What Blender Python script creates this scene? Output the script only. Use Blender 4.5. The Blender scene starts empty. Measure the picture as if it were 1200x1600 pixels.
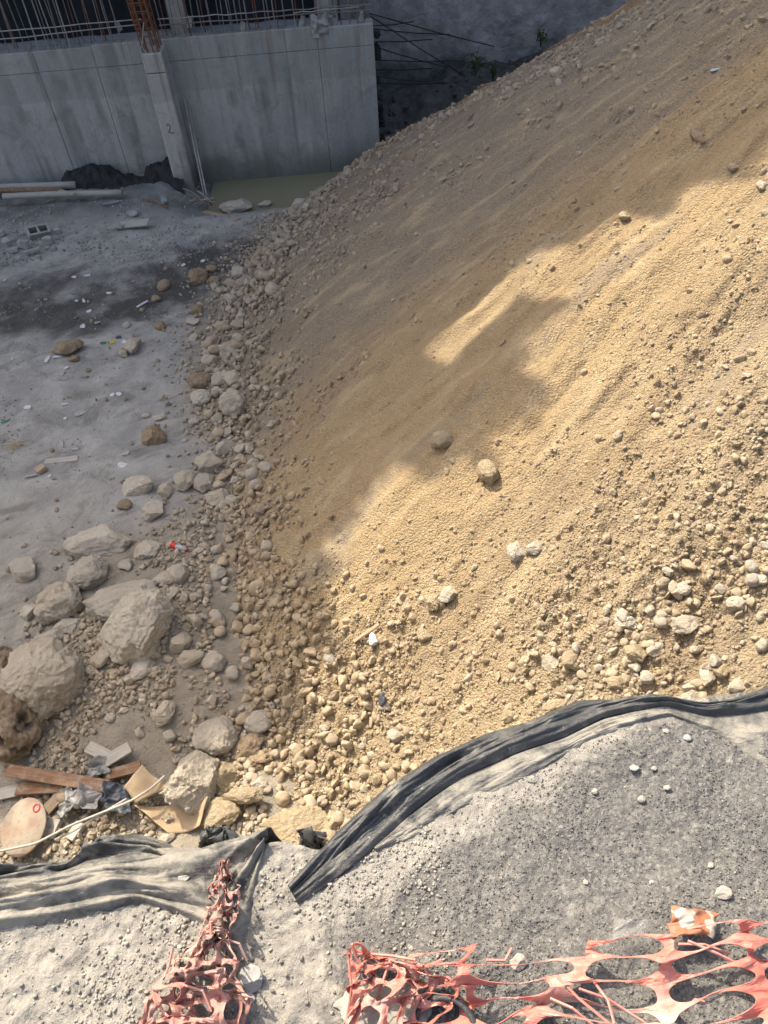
import bpy, bmesh, math, random
import numpy as np
from mathutils import Vector, Matrix, Euler

SC = bpy.context.scene
COL = SC.collection
random.seed(7)
RNG = np.random.default_rng(11)

# ------------------------------------------------------------------ camera
FPX = 1186.0                                   # focal length in photo pixels (1200 x 1600)
CAMP = np.array([0.0, 0.0, 7.0])               # pit floor is z = 0, the gravel ledge z = 5.65
_nad = np.array([86.0, -1042.0, FPX]); _nad /= np.linalg.norm(_nad)
_up = -_nad
_ny = np.array([0, 0, 1.0]) - _up * _up[2]; _ny /= np.linalg.norm(_ny)
_nx = np.cross(_ny, _up)
if _nx[0] < 0: _nx = -_nx
ROT = np.stack([_nx, _ny, _up])                # world = ROT @ (right, up, forward)
cam = bpy.data.cameras.new('camera')
cam.sensor_fit = 'VERTICAL'
cam.angle = 2 * math.atan(800 / FPX)
cam.clip_start = 0.02; cam.clip_end = 500
camo = bpy.data.objects.new('camera', cam); COL.objects.link(camo)
mw = Matrix.Identity(4)
for i in range(3):
    mw[i][0] = ROT[i, 0]; mw[i][1] = ROT[i, 1]; mw[i][2] = -ROT[i, 2]; mw[i][3] = CAMP[i]
camo.matrix_world = mw
SC.camera = camo

# ------------------------------------------------------------------ sky, sun, exposure
SUN_EL, SUN_AZ = math.radians(50), math.radians(35)      # the sun stands ahead and to the left
world = bpy.data.worlds.new('World'); SC.world = world; world.use_nodes = True
_wn = world.node_tree.nodes
sky = _wn.new('ShaderNodeTexSky'); sky.sky_type = 'NISHITA'; sky.sun_disc = False
sky.sun_elevation = SUN_EL; sky.sun_rotation = -SUN_AZ
sky.air_density = 1.0; sky.dust_density = 6.0; sky.ozone_density = 0.6
world.node_tree.links.new(sky.outputs[0], _wn['Background'].inputs[0])
_wn['Background'].inputs[1].default_value = 0.15
sl = bpy.data.lights.new('sun', 'SUN'); sl.energy = 3.6; sl.angle = math.radians(0.45); sl.color = (1.0, 0.90, 0.74)
so = bpy.data.objects.new('sun', sl); COL.objects.link(so)
SDIR = Vector((-math.sin(SUN_AZ) * math.cos(SUN_EL), math.cos(SUN_AZ) * math.cos(SUN_EL), math.sin(SUN_EL)))
so.rotation_euler = SDIR.to_track_quat('Z', 'Y').to_euler()
so.location = (-20, 30, 40)
SC.view_settings.view_transform = 'Standard'; SC.view_settings.look = 'None'
SC.view_settings.gamma = 1.0; SC.view_settings.use_curve_mapping = False
SC.view_settings.exposure = 1.08
SC.view_settings.use_white_balance = True; SC.view_settings.white_balance_temperature = 6800; SC.view_settings.white_balance_tint = 10
SC.cycles.max_bounces = 6; SC.cycles.diffuse_bounces = 4

# ------------------------------------------------------------------ pixel <-> place
def ray(px, py):
    d = ROT @ np.array([px - 600.0, 800.0 - py, FPX]); return d / np.linalg.norm(d)
def at(px, py, z=0.0):
    d = ray(px, py); return CAMP + d * ((z - CAMP[2]) / d[2])
def aty(px, py, y):
    d = ray(px, py); return CAMP + d * (y / d[1])
def depth(p): return float((ROT.T @ (np.asarray(p, float) - CAMP))[2])

# ------------------------------------------------------------------ noise
def _h(ix, iy, iz, s):
    with np.errstate(over='ignore'):
        n = (ix.astype(np.int64) * 374761393 + iy.astype(np.int64) * 668265263 + iz.astype(np.int64) * 2147483647 + s * 974634541) & 0xffffffff
        n = ((n ^ (n >> 13)) * 1274126177) & 0xffffffff
        n = ((n ^ (n >> 16)) * 2246822519) & 0xffffffff
        n = n ^ (n >> 15)
    return (n & 0xffffff) / float(0xffffff)
def vn2(x, y, s=0):
    x = np.asarray(x, float); y = np.asarray(y, float)
    ix = np.floor(x).astype(np.int64); iy = np.floor(y).astype(np.int64); fx = x - ix; fy = y - iy
    fx = fx * fx * fx * (fx * (fx * 6 - 15) + 10); fy = fy * fy * fy * (fy * (fy * 6 - 15) + 10)
    z = np.zeros_like(ix)
    a = _h(ix, iy, z, s); b = _h(ix + 1, iy, z, s); c = _h(ix, iy + 1, z, s); d = _h(ix + 1, iy + 1, z, s)
    return ((a + (b - a) * fx) + ((c + (d - c) * fx) - (a + (b - a) * fx)) * fy) * 2 - 1
def fbm(x, y, s=0, o=4, g=0.5):
    t = 0; a = 1.0; n = 0
    for k in range(o):
        t = t + a * vn2(x * 2.03 ** k + k * 17.3, y * 2.03 ** k - k * 9.1, s + k); n += a; a *= g
    return t / n
def vn3(p, s=0):
    i = np.floor(p).astype(np.int64); f = p - i; f = f * f * (3 - 2 * f)
    r = 0
    for dx in (0, 1):
        for dy in (0, 1):
            for dz in (0, 1):
                w = (f[:, 0] if dx else 1 - f[:, 0]) * (f[:, 1] if dy else 1 - f[:, 1]) * (f[:, 2] if dz else 1 - f[:, 2])
                r = r + w * _h(i[:, 0] + dx, i[:, 1] + dy, i[:, 2] + dz, s)
    return r * 2 - 1
def fbm3(p, s=0, o=3, g=0.5):
    t = 0; a = 1.0; n = 0
    for k in range(o):
        t = t + a * vn3(p * 2.1 ** k + k * 7.7, s + k); n += a; a *= g
    return t / n
def sst(e0, e1, x):
    t = np.clip((x - e0) / (e1 - e0), 0, 1); return t * t * (3 - 2 * t)

# ------------------------------------------------------------------ the shape of the ground
APEX = np.array([9.2, 10.4]); ZAPEX = 6.9
TOE = np.array([(12, 22), (6.5, 20.5), (3.0, 18.6), (0.9, 16.6), (-0.7, 14.8), (-2.1, 12.2), (-2.45, 10.2), (-2.35, 8.6), (-1.95, 7.6), (-2.1, 6.4),
                (-2.05, 5.2), (-1.9, 4.2), (-1.45, 3.0), (-1.2, 2.2), (-0.9, 1.2), (-0.2, -0.2), (2, -2), (6, -4), (10, -5)], float)
_td = TOE - APEX; _tt = np.arctan2(_td[:, 1], -_td[:, 0]); _tr = np.hypot(_td[:, 0], _td[:, 1]); _o = np.argsort(_tt); _tt = _tt[_o]; _tr = _tr[_o]
def pile_smooth(x, y):
    dx = x - APEX[0]; dy = y - APEX[1]; r = np.hypot(dx, dy); th = np.arctan2(dy, -dx)
    rt = np.interp(th, _tt, _tr)
    return ZAPEX * (1 - r / rt), r, th
def pile_z(x, y, fine=True):
    x = np.asarray(x, float); y = np.asarray(y, float)
    z, r, th = pile_smooth(x, y)
    u = th * 9.0
    fade = sst(-0.1, 0.5, z)
    z = z - 0.10 * (1 - sst(0.0, 1.3, z)) * sst(-0.3, 0.2, z)                # concave foot
    z = z + fade * 0.20 * fbm(x * 0.42, y * 0.42, 3, 3)
    z = z + fade * 0.10 * fbm(u * 1.7 + 0.35 * vn2(x * .8, y * .8, 8), r * 0.22, 21, 3)           # chutes along the fall line
    z = z + fade * 0.045 * fbm(u * 5.5 + .5 * vn2(x * 1.5, y * 1.5, 4), r * 0.8, 31, 3)
    # crest of the nearer dump: bulge with a lip on its far side
    d = (x - 4.15) * 0.80 + (y - 7.15) * 0.60; e = -(x - 4.15) * 0.60 + (y - 7.15) * 0.80
    z = z + 0.34 * np.exp(-((e + 0.75) / 0.75) ** 2) * sst(-1.9, 0.0, d) * sst(0.35, -0.1, e)
    # buried boulder trail
    d = (x - 0.98) * 0.86 + (y - 6.02) * 0.5; e = -(x - 0.98) * 0.5 + (y - 6.02) * 0.86
    z = z + 0.13 * np.exp(-(e / 0.20) ** 2) * sst(-0.25, 0.05, d) * sst(1.6, 0.4, d)
    if fine:
        m = 0.5 + 0.5 * fbm(x * 0.9, y * 0.9, 41, 2)
        cl = sst(-.05, .35, fbm(u * 1.1, r * .42, 15, 3) + .6 * fbm(x * 1.7, y * 1.7, 20, 3)) * (1 - 0.8 * sst(1.6, 2.4, z) * sst(-.75, -.55, th))     # loose patches are lumpier
        z = z + 0.034 * fbm(x * 3.5, y * 3.5, 51, 3) + (0.010 + 0.034 * cl) * fbm(x * 11, y * 11, 61, 2) + (0.004 + 0.026 * cl) * fbm(x * 22, y * 22, 71, 1) + 0.03 * sst(0.25, 0.6, fbm(x * 3.1, y * 3.1, 77, 2)) * sst(-.1, .4, fbm(x * 9, y * 9, 79, 2))
    return z
def floor_z(x, y):
    x = np.asarray(x, float); y = np.asarray(y, float)
    z = 0.05 * fbm(x * 0.45, y * 0.45, 81, 3) + 0.026 * fbm(x * 2.5, y * 2.5, 91, 3) + 0.012 * fbm(x * 0.9 + y * .4, y * 4.5 - x * 1.8, 97, 2) + 0.009 * fbm(x * 9, y * 9, 95, 2)
    z = z - 0.36 * sst(13.9, 15.1, y) * sst(-4.1, -3.0, x)
    z = z + 0.16 * np.exp(-((y - 12.9 - 0.15 * x) / 0.35) ** 2) * sst(-1.6, -3.4, x) * 0.5
    # rubble bank by the big boulders
    z = z + 0.22 * np.exp(-(((x + 2.6) / 1.2) ** 2 + ((y - 4.6) / 1.4) ** 2))
    return z
def terrain(x, y, fine=True): return np.maximum(floor_z(x, y), pile_z(x, y, fine))
_tray = np.arange(1.8, 30, 0.012)
def hit(px, py):
    d = ray(px, py); P = CAMP[:, None] + d[:, None] * _tray
    k = int(np.argmax(P[2] < terrain(P[0], P[1], False))); return P[:, k]

# ledge
EDGE = np.array([(-4, 0.34), (-1.5, 0.36), (-0.72, 0.405), (-0.5, 0.43), (-0.3, 0.452), (-0.215, 0.452), (-0.15, 0.43), (0.02, 0.52), (0.15, 0.58), (0.34, 0.65), (0.55, 0.652), (0.75, 0.664), (1.5, 0.72), (4, 0.85)])
def edge_y(x): return np.interp(x, EDGE[:, 0], EDGE[:, 1])
LZ = 5.65
def ledge_z(x, y, fine=True):
    x = np.asarray(x, float); y = np.asarray(y, float)
    z = LZ + 0.022 * np.exp(-(((x - 0.42) / 0.22) ** 2 + ((y - 0.56) / 0.10) ** 2)) + 0.012 * fbm(x * 4, y * 4, 101, 3)
    z = z + 0.006 * fbm(x * 16, y * 16, 111, 2)
    if fine:
        lf = sst(0.0, -0.2, x)
        z = z + (0.0022 + 0.0028 * lf) * fbm(x * 60, y * 60, 121, 2) + 0.0016 * vn2(x * 150, y * 150, 131)
    return z

# ------------------------------------------------------------------ object helpers
def tag(o, label=None, cat=None, group=None, kind=None):
    if label: o['label'] = label
    if cat: o['category'] = cat
    if group: o['group'] = group
    if kind: o['kind'] = kind
    return o
def link(name, me, mat=None, parent=None, smooth=False):
    o = bpy.data.objects.new(name, me); COL.objects.link(o)
    if mat is not None and len(me.materials) == 0: me.materials.append(mat)
    if smooth: me.polygons.foreach_set('use_smooth', np.ones(len(me.polygons), bool))
    if parent is not None: o.parent = parent
    return o
def empty(name, loc=(0, 0, 0)):
    o = bpy.data.objects.new(name, None); COL.objects.link(o); o.location = loc; o.empty_display_size = 0.1
    return o
def pymesh(name, V, Fc):
    me = bpy.data.meshes.new(name); me.from_pydata([tuple(map(float, v)) for v in V], [], [tuple(map(int, f)) for f in Fc]); me.update(); return me
def gridmesh(name, X, Y, Z, keep=None):
    ny, nx = X.shape; V = np.stack([X, Y, Z], -1).reshape(-1, 3)
    i = np.arange(ny * nx).reshape(ny, nx)
    Q = np.stack([i[:-1, :-1], i[:-1, 1:], i[1:, 1:], i[1:, :-1]], -1)
    Q = Q[keep] if keep is not None else Q.reshape(-1, 4)
    used = np.unique(Q); mp = np.zeros(len(V), np.int64); mp[used] = np.arange(len(used)); V = V[used]; Q = mp[Q]
    me = bpy.data.meshes.new(name); me.vertices.add(len(V)); me.vertices.foreach_set('co', V.astype(np.float32).ravel())
    me.loops.add(Q.size); me.loops.foreach_set('vertex_index', Q.ravel().astype(np.int32))
    me.polygons.add(len(Q)); me.polygons.foreach_set('loop_start', np.arange(0, Q.size, 4, dtype=np.int32)); me.polygons.foreach_set('loop_total', np.full(len(Q), 4, np.int32))
    me.update(calc_edges=True); me.validate(); return me
def boxverts(sx, sy, sz, b=0.0, warp=0.0, rnd=None):
    """bevelled box as bmesh -> mesh data (V, F)"""
    bm = bmesh.new(); bmesh.ops.create_cube(bm, size=1)
    for v in bm.verts: v.co.x *= sx; v.co.y *= sy; v.co.z *= sz
    if b > 0: bmesh.ops.bevel(bm, geom=list(bm.edges), offset=b, segments=1, affect='EDGES', profile=0.5)
    if warp and rnd:
        for v in bm.verts: v.co += Vector([rnd.uniform(-warp, warp) for _ in range(3)])
    V = [v.co.copy() for v in bm.verts]; bm.verts.index_update(); Fc = [[v.index for v in f.verts] for f in bm.faces]; bm.free(); return V, Fc
def box(name, size, loc, mat, parent=None, rot=(0, 0, 0), bevel=0.006, warp=0.0):
    V, Fc = boxverts(*size, b=bevel, warp=warp, rnd=random)
    o = link(name, pymesh(name, V, Fc), mat, parent); o.location = loc; o.rotation_euler = rot; return o
def tubemesh(name, pts, r, seg=6, taper=None):
    pts = [Vector(p) for p in pts]; V = []; Fc = []
    for k, p in enumerate(pts):
        t = (pts[min(k + 1, len(pts) - 1)] - pts[max(k - 1, 0)]).normalized()
        a = t.orthogonal().normalized() if k == 0 else (pa - t * pa.dot(t)).normalized()
        pa = a; b = t.cross(a); rr = r if taper is None else r * taper[k]
        for s in range(seg):
            w = 2 * math.pi * s / seg; V.append(p + (a * math.cos(w) + b * math.sin(w)) * rr)
    for k in range(len(pts) - 1):
        for s in range(seg):
            Fc.append((k * seg + s, k * seg + (s + 1) % seg, (k + 1) * seg + (s + 1) % seg, (k + 1) * seg + s))
    Fc.append(tuple(range(seg))[::-1]); Fc.append(tuple(range((len(pts) - 1) * seg, len(pts) * seg)))
    return pymesh(name, V, Fc)
def tube(name, pts, r, mat, parent=None, seg=6, taper=None): return link(name, tubemesh(name, pts, r, seg, taper), mat, parent, smooth=seg > 6)
def interp_poly(P, n):
    P = np.asarray(P, float); d = np.r_[0, np.cumsum(np.linalg.norm(np.diff(P, axis=0), axis=1))]; t = np.linspace(0, d[-1], n)
    Q = np.stack([np.interp(t, d, P[:, k]) for k in range(P.shape[1])], -1)
    for _ in range(max(1, n // 40)):      # light smoothing
        Q[1:-1] = 0.25 * Q[:-2] + 0.5 * Q[1:-1] + 0.25 * Q[2:]
    return Q

# ------------------------------------------------------------------ materials
class NT:
    def __init__(s, name):
        s.m = bpy.data.materials.new(name); s.m.use_nodes = True; s.t = s.m.node_tree; s.n = s.t.nodes; s.b = s.n['Principled BSDF']; s.out = s.n['Material Output']
        s.b.inputs['Specular IOR Level'].default_value = 0.25
    def new(s, t, **k):
        n = s.n.new(t)
        for a, v in k.items(): setattr(n, a, v)
        return n
    def L(s, a, b): s.t.links.new(a, b)
    def pos(s): return s.new('ShaderNodeNewGeometry').outputs['Position']
    def obj(s): return s.new('ShaderNodeTexCoord').outputs['Object']
    def val(s, x, sock):
        if isinstance(x, (int, float)): sock.default_value = x
        elif isinstance(x, (tuple, list)): sock.default_value = (*x, 1.0) if len(x) == 3 and sock.type == 'RGBA' else x
        else: s.L(x, sock)
    def math(s, op, a, b=0.0, c=0.0, clamp=False):
        n = s.new('ShaderNodeMath', operation=op, use_clamp=clamp); s.val(a, n.inputs[0]); s.val(b, n.inputs[1]); s.val(c, n.inputs[2]); return n.outputs[0]
    def mix(s, f, a, b, mode='MIX'):
        n = s.new('ShaderNodeMix', data_type='RGBA', blend_type=mode); s.val(f, n.inputs[0]); s.val(a, n.inputs[6]); s.val(b, n.inputs[7]); return n.outputs[2]
    def noise(s, vec, scale, detail=4.0, rough=0.55, dist=0.0, lac=2.0):
        n = s.new('ShaderNodeTexNoise'); s.L(vec, n.inputs['Vector']); n.inputs['Scale'].default_value = scale; n.inputs['Detail'].default_value = detail
        n.inputs['Roughness'].default_value = rough; n.inputs['Distortion'].default_value = dist; return n.outputs[0]
    def voro(s, vec, scale, feature='F1', out='Distance'):
        n = s.new('ShaderNodeTexVoronoi', feature=feature); s.L(vec, n.inputs['Vector']); n.inputs['Scale'].default_value = scale; return n.outputs[out]
    def ramp(s, f, stops, interp='LINEAR'):
        n = s.new('ShaderNodeValToRGB'); n.color_ramp.interpolation = interp; e = n.color_ramp.elements
        while len(e) < len(stops): e.new(0.5)
        for k, (p, c) in enumerate(stops): e[k].position = p; e[k].color = (*c, 1) if isinstance(c, (tuple, list)) else (c, c, c, 1)
        s.L(f, n.inputs[0]); return n.outputs[0]
    def step(s, f, a, b):      # smooth 0..1 between a and b
        n = s.new('ShaderNodeMapRange', interpolation_type='SMOOTHSTEP'); s.val(f, n.inputs[0]); n.inputs[1].default_value = a; n.inputs[2].default_value = b; return n.outputs[0]
    def scale(s, vec, sx, sy, sz):
        n = s.new('ShaderNodeMapping'); s.L(vec, n.inputs[0]); n.inputs['Scale'].default_value = (sx, sy, sz); return n.outputs[0]
    def xyz(s, vec):
        n = s.new('ShaderNodeSeparateXYZ'); s.L(vec, n.inputs[0]); return n.outputs
    def comb(s, x, y, z=0.0):
        n = s.new('ShaderNodeCombineXYZ'); s.val(x, n.inputs[0]); s.val(y, n.inputs[1]); s.val(z, n.inputs[2]); return n.outputs[0]
    def bump(s, h, dist, strength=1.0):
        n = s.new('ShaderNodeBump'); s.L(h, n.inputs['Height']); n.inputs['Distance'].default_value = dist; n.inputs['Strength'].default_value = strength
        s.L(n.outputs[0], s.b.inputs['Normal']); return n
    def fin(s, col, rough=0.9):
        s.val(col, s.b.inputs['Base Color']); s.val(rough, s.b.inputs['Roughness']); return s.m

def simple(name, c1, c2, scale=6.0, rough=0.8, bd=0.004, bs=30.0, spec=0.25, metal=0.0, vec='obj', stretch=(1, 1, 1)):
    k = NT(name); v = k.obj() if vec == 'obj' else k.pos(); v = k.scale(v, *stretch)
    f = k.ramp(k.noise(v, scale, 5, 0.6), [(0.32, 0.0), (0.68, 1.0)])
    if bd > 0: k.bump(k.noise(v, bs, 4, 0.6), bd)
    k.b.inputs['Specular IOR Level'].default_value = spec; k.b.inputs['Metallic'].default_value = metal
    return k.fin(k.mix(f, c1, c2), rough)

def soil_colour(k, P):
    """colour of the tipped earth at a place: bands of different loads, greyed and darkened where shade lies, streaked along the fall line"""
    x, y, z = k.xyz(P)[:3]
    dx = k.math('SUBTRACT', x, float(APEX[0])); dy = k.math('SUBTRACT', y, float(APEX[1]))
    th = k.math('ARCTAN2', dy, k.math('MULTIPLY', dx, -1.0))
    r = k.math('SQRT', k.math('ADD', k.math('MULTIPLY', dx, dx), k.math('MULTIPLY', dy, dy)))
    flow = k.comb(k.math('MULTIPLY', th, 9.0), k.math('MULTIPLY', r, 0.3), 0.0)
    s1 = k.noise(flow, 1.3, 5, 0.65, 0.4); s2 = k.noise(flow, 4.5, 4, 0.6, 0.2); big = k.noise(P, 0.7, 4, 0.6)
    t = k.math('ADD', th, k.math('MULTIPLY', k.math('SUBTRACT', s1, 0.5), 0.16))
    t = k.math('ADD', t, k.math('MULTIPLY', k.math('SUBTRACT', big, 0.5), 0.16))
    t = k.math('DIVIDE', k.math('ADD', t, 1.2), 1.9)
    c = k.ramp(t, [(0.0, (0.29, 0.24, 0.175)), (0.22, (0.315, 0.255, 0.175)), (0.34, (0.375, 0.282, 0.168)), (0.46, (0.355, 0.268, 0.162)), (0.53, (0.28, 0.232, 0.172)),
                   (0.70, (0.265, 0.228, 0.178)), (0.81, (0.25, 0.214, 0.168)), (0.86, (0.265, 0.19, 0.12)), (1.0, (0.27, 0.18, 0.105))])  # greyer, darker stops paint in the slope's shade; yellower ones its sunlit part
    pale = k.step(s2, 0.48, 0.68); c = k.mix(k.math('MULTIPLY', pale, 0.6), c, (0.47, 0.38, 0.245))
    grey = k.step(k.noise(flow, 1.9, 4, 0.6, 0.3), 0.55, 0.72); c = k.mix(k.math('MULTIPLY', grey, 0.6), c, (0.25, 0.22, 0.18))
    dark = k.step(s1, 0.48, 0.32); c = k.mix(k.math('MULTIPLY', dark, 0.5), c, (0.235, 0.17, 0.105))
    return c, flow, r

def soil_mat():
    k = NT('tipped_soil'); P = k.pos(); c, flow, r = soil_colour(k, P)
    zf = k.step(k.math('ADD', k.xyz(P)[2], k.math('MULTIPLY', k.math('SUBTRACT', k.noise(P, 2.2, 5, .6), .5), .9)), 0.55, -0.05); c = k.mix(k.math('MULTIPLY', zf, 0.8), c, (0.325, 0.275, 0.205))
    fine = k.noise(P, 38, 5, 0.7); c = k.mix(0.55, c, k.ramp(fine, [(0.3, 0.32), (0.7, 0.72)]), 'OVERLAY')
    cell = k.voro(P, 46); cell2 = k.voro(P, 95)
    h = k.math('ADD', k.math('MULTIPLY', k.math('SUBTRACT', 1.0, cell), 0.6), k.math('MULTIPLY', k.noise(P, 22, 6, 0.7), 1.2))
    h = k.math('ADD', h, k.math('MULTIPLY', k.math('SUBTRACT', 1.0, cell2), 0.3))
    k.bump(h, 0.032, 1.0); k.b.inputs['Specular IOR Level'].default_value = 0.1
    return k.fin(c, 0.95)
def clod_mat(name='clod_stone', soil=0.5):
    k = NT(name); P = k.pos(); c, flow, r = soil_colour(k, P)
    rnd = k.new('ShaderNodeObjectInfo').outputs['Random']
    var = k.ramp(rnd, [(0.0, (0.26, 0.215, 0.16)), (0.3, (0.34, 0.285, 0.21)), (0.6, (0.39, 0.33, 0.25)), (0.85, (0.33, 0.285, 0.225)), (1.0, (0.49, 0.44, 0.36))])
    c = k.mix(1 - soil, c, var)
    O = k.obj(); n = k.noise(O, 2.5, 5, 0.65); c = k.mix(0.5, c, k.ramp(n, [(0.3, 0.33), (0.7, 0.68)]), 'OVERLAY')
    k.bump(k.noise(O, 4.0, 5, 0.7), 0.010, 0.7); k.b.inputs['Specular IOR Level'].default_value = 0.1
    return k.fin(c, 0.95)
def floor_mat():
    k = NT('pit_floor_dust'); P = k.pos(); x, y, z = k.xyz(P)[:3]
    n1 = k.noise(P, 0.55, 5, 0.6, 0.3); n2 = k.noise(P, 2.2, 6, 0.65); n3 = k.noise(P, 14, 5, 0.7)
    c = k.mix(k.step(n2, 0.35, 0.68), (0.34, 0.34, 0.32), (0.48, 0.475, 0.445))
    # dusty tan towards the pile and the near end
    near = k.math('MULTIPLY', k.step(k.math('ADD', y, k.math('MULTIPLY', n1, 4.0)), 9.8, 6.5), 0.8); c = k.mix(near, c, (0.40, 0.375, 0.32))
    dn = k.new('ShaderNodeAttribute', attribute_name='dusted').outputs['Fac']; dn = k.step(k.math('ADD', dn, k.math('MULTIPLY', k.math('SUBTRACT', n2, 0.5), 1.1)), 0.25, 0.75)
    c = k.mix(k.math('MULTIPLY', dn, 0.9), c, k.mix(k.step(n2, .3, .7), (0.30, 0.265, 0.21), (0.39, 0.345, 0.275)))
    # wet dark band and oily mud by the wall
    yy = k.math('ADD', y, k.math('MULTIPLY', k.math('SUBTRACT', n1, 0.5), 4.2)); yy = k.math('SUBTRACT', yy, k.math('MULTIPLY', x, 0.20))
    wet = k.math('MULTIPLY', k.step(yy, 11.3, 12.0), k.step(yy, 13.6, 12.9)); wet = k.math('MULTIPLY', wet, k.step(k.noise(P, 1.1, 5, 0.65), 0.30, 0.52))
    c = k.mix(k.math('MULTIPLY', wet, 0.92), c, (0.055, 0.055, 0.052))
    mud = k.step(y, 14.0, 15.0); c = k.mix(k.math('MULTIPLY', k.math('MULTIPLY', mud, k.step(n2, .3, .6)), 0.75), c, (0.09, 0.095, 0.095))
    spot = k.step(k.noise(P, 1.5, 7, 0.75, 0.9), 0.50, 0.66); c = k.mix(k.math('MULTIPLY', spot, 0.5), c, (0.16, 0.15, 0.13))
    rut = k.step(k.noise(k.comb(k.math('ADD', k.math('MULTIPLY', x, 0.5), k.math('MULTIPLY', y, 0.15)), k.math('SUBTRACT', k.math('MULTIPLY', y, 2.2), k.math('MULTIPLY', x, 0.9)), 0.0), 1.6, 5, 0.65, 0.5), 0.52, 0.70); c = k.mix(k.math('MULTIPLY', rut, 0.45), c, (0.14, 0.125, 0.10))
    pal = k.step(k.noise(P, 2.9, 6, 0.7, 0.5), 0.56, 0.68); c = k.mix(k.math('MULTIPLY', pal, 0.4), c, (0.43, 0.415, 0.375))
    dk = k.step(n3, 0.62, 0.75); c = k.mix(k.math('MULTIPLY', dk, 0.45), c, (0.08, 0.075, 0.07))
    lt = k.step(k.noise(P, 9, 4, 0.6), 0.66, 0.76); c = k.mix(k.math('MULTIPLY', lt, 0.5), c, (0.42, 0.41, 0.39))
    k.bump(k.math('ADD', k.noise(P, 6, 6, 0.75), k.math('MULTIPLY', k.noise(P, 34, 5, 0.75), 0.6)), 0.06, 1.0)
    ro = k.math('SUBTRACT', 0.95, k.math('MULTIPLY', k.math('MAXIMUM', wet, mud), 0.35))
    return k.fin(c, ro)
def ledge_mat():
    k = NT('ledge_gravel'); P = k.pos(); x, y, z = k.xyz(P)[:3]
    n = k.noise(P, 6.0, 6, 0.7, 0.4); n2 = k.noise(P, 30, 5, 0.75); g = k.noise(P, 190, 3, 0.7); cell = k.voro(P, 210, out='Color')
    grain = k.math('ADD', k.math('MULTIPLY', k.xyz(cell)[0], 0.6), k.math('MULTIPLY', g, 0.5))
    dark = k.ramp(grain, [(0.18, (0.08, 0.08, 0.08)), (0.5, (0.115, 0.115, 0.113)), (0.72, (0.145, 0.143, 0.137)), (0.90, (0.21, 0.205, 0.193))])
    pale = k.mix(k.step(n2, 0.3, 0.7), (0.22, 0.21, 0.188), (0.335, 0.32, 0.286))
    # dust: heavy on the left part and along the edge; thin elsewhere
    left = k.step(x, 0.02, -0.22)
    ed = k.math('SUBTRACT', y, k.math('ADD', 0.385, k.math('MULTIPLY', x, 0.48)))          # distance above a line parallel to the edge
    band = k.step(ed, -0.045, 0.05)
    d = k.math('ADD', k.math('MULTIPLY', left, 0.42), k.math('MULTIPLY', band, 0.72))
    d = k.math('ADD', d, k.math('MULTIPLY', k.math('SUBTRACT', n, 0.5), 1.5)); d = k.math('ADD', d, k.math('MULTIPLY', k.math('SUBTRACT', n2, 0.5), 0.9))
    d = k.step(d, 0.10, 0.48)
    d = k.math('MULTIPLY', d, 0.78); d = k.math('MAXIMUM', d, 0.06)
    c = k.mix(d, dark, pale)
    sp = k.step(g, 0.30, 0.22); c = k.mix(k.math('MULTIPLY', sp, 0.3), c, (0.10, 0.10, 0.095))
    k.bump(k.math('ADD', k.math('MULTIPLY', g, 1.0), k.math('MULTIPLY', n2, 1.5)), 0.004, 0.9); return k.fin(c, 0.93)
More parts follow.
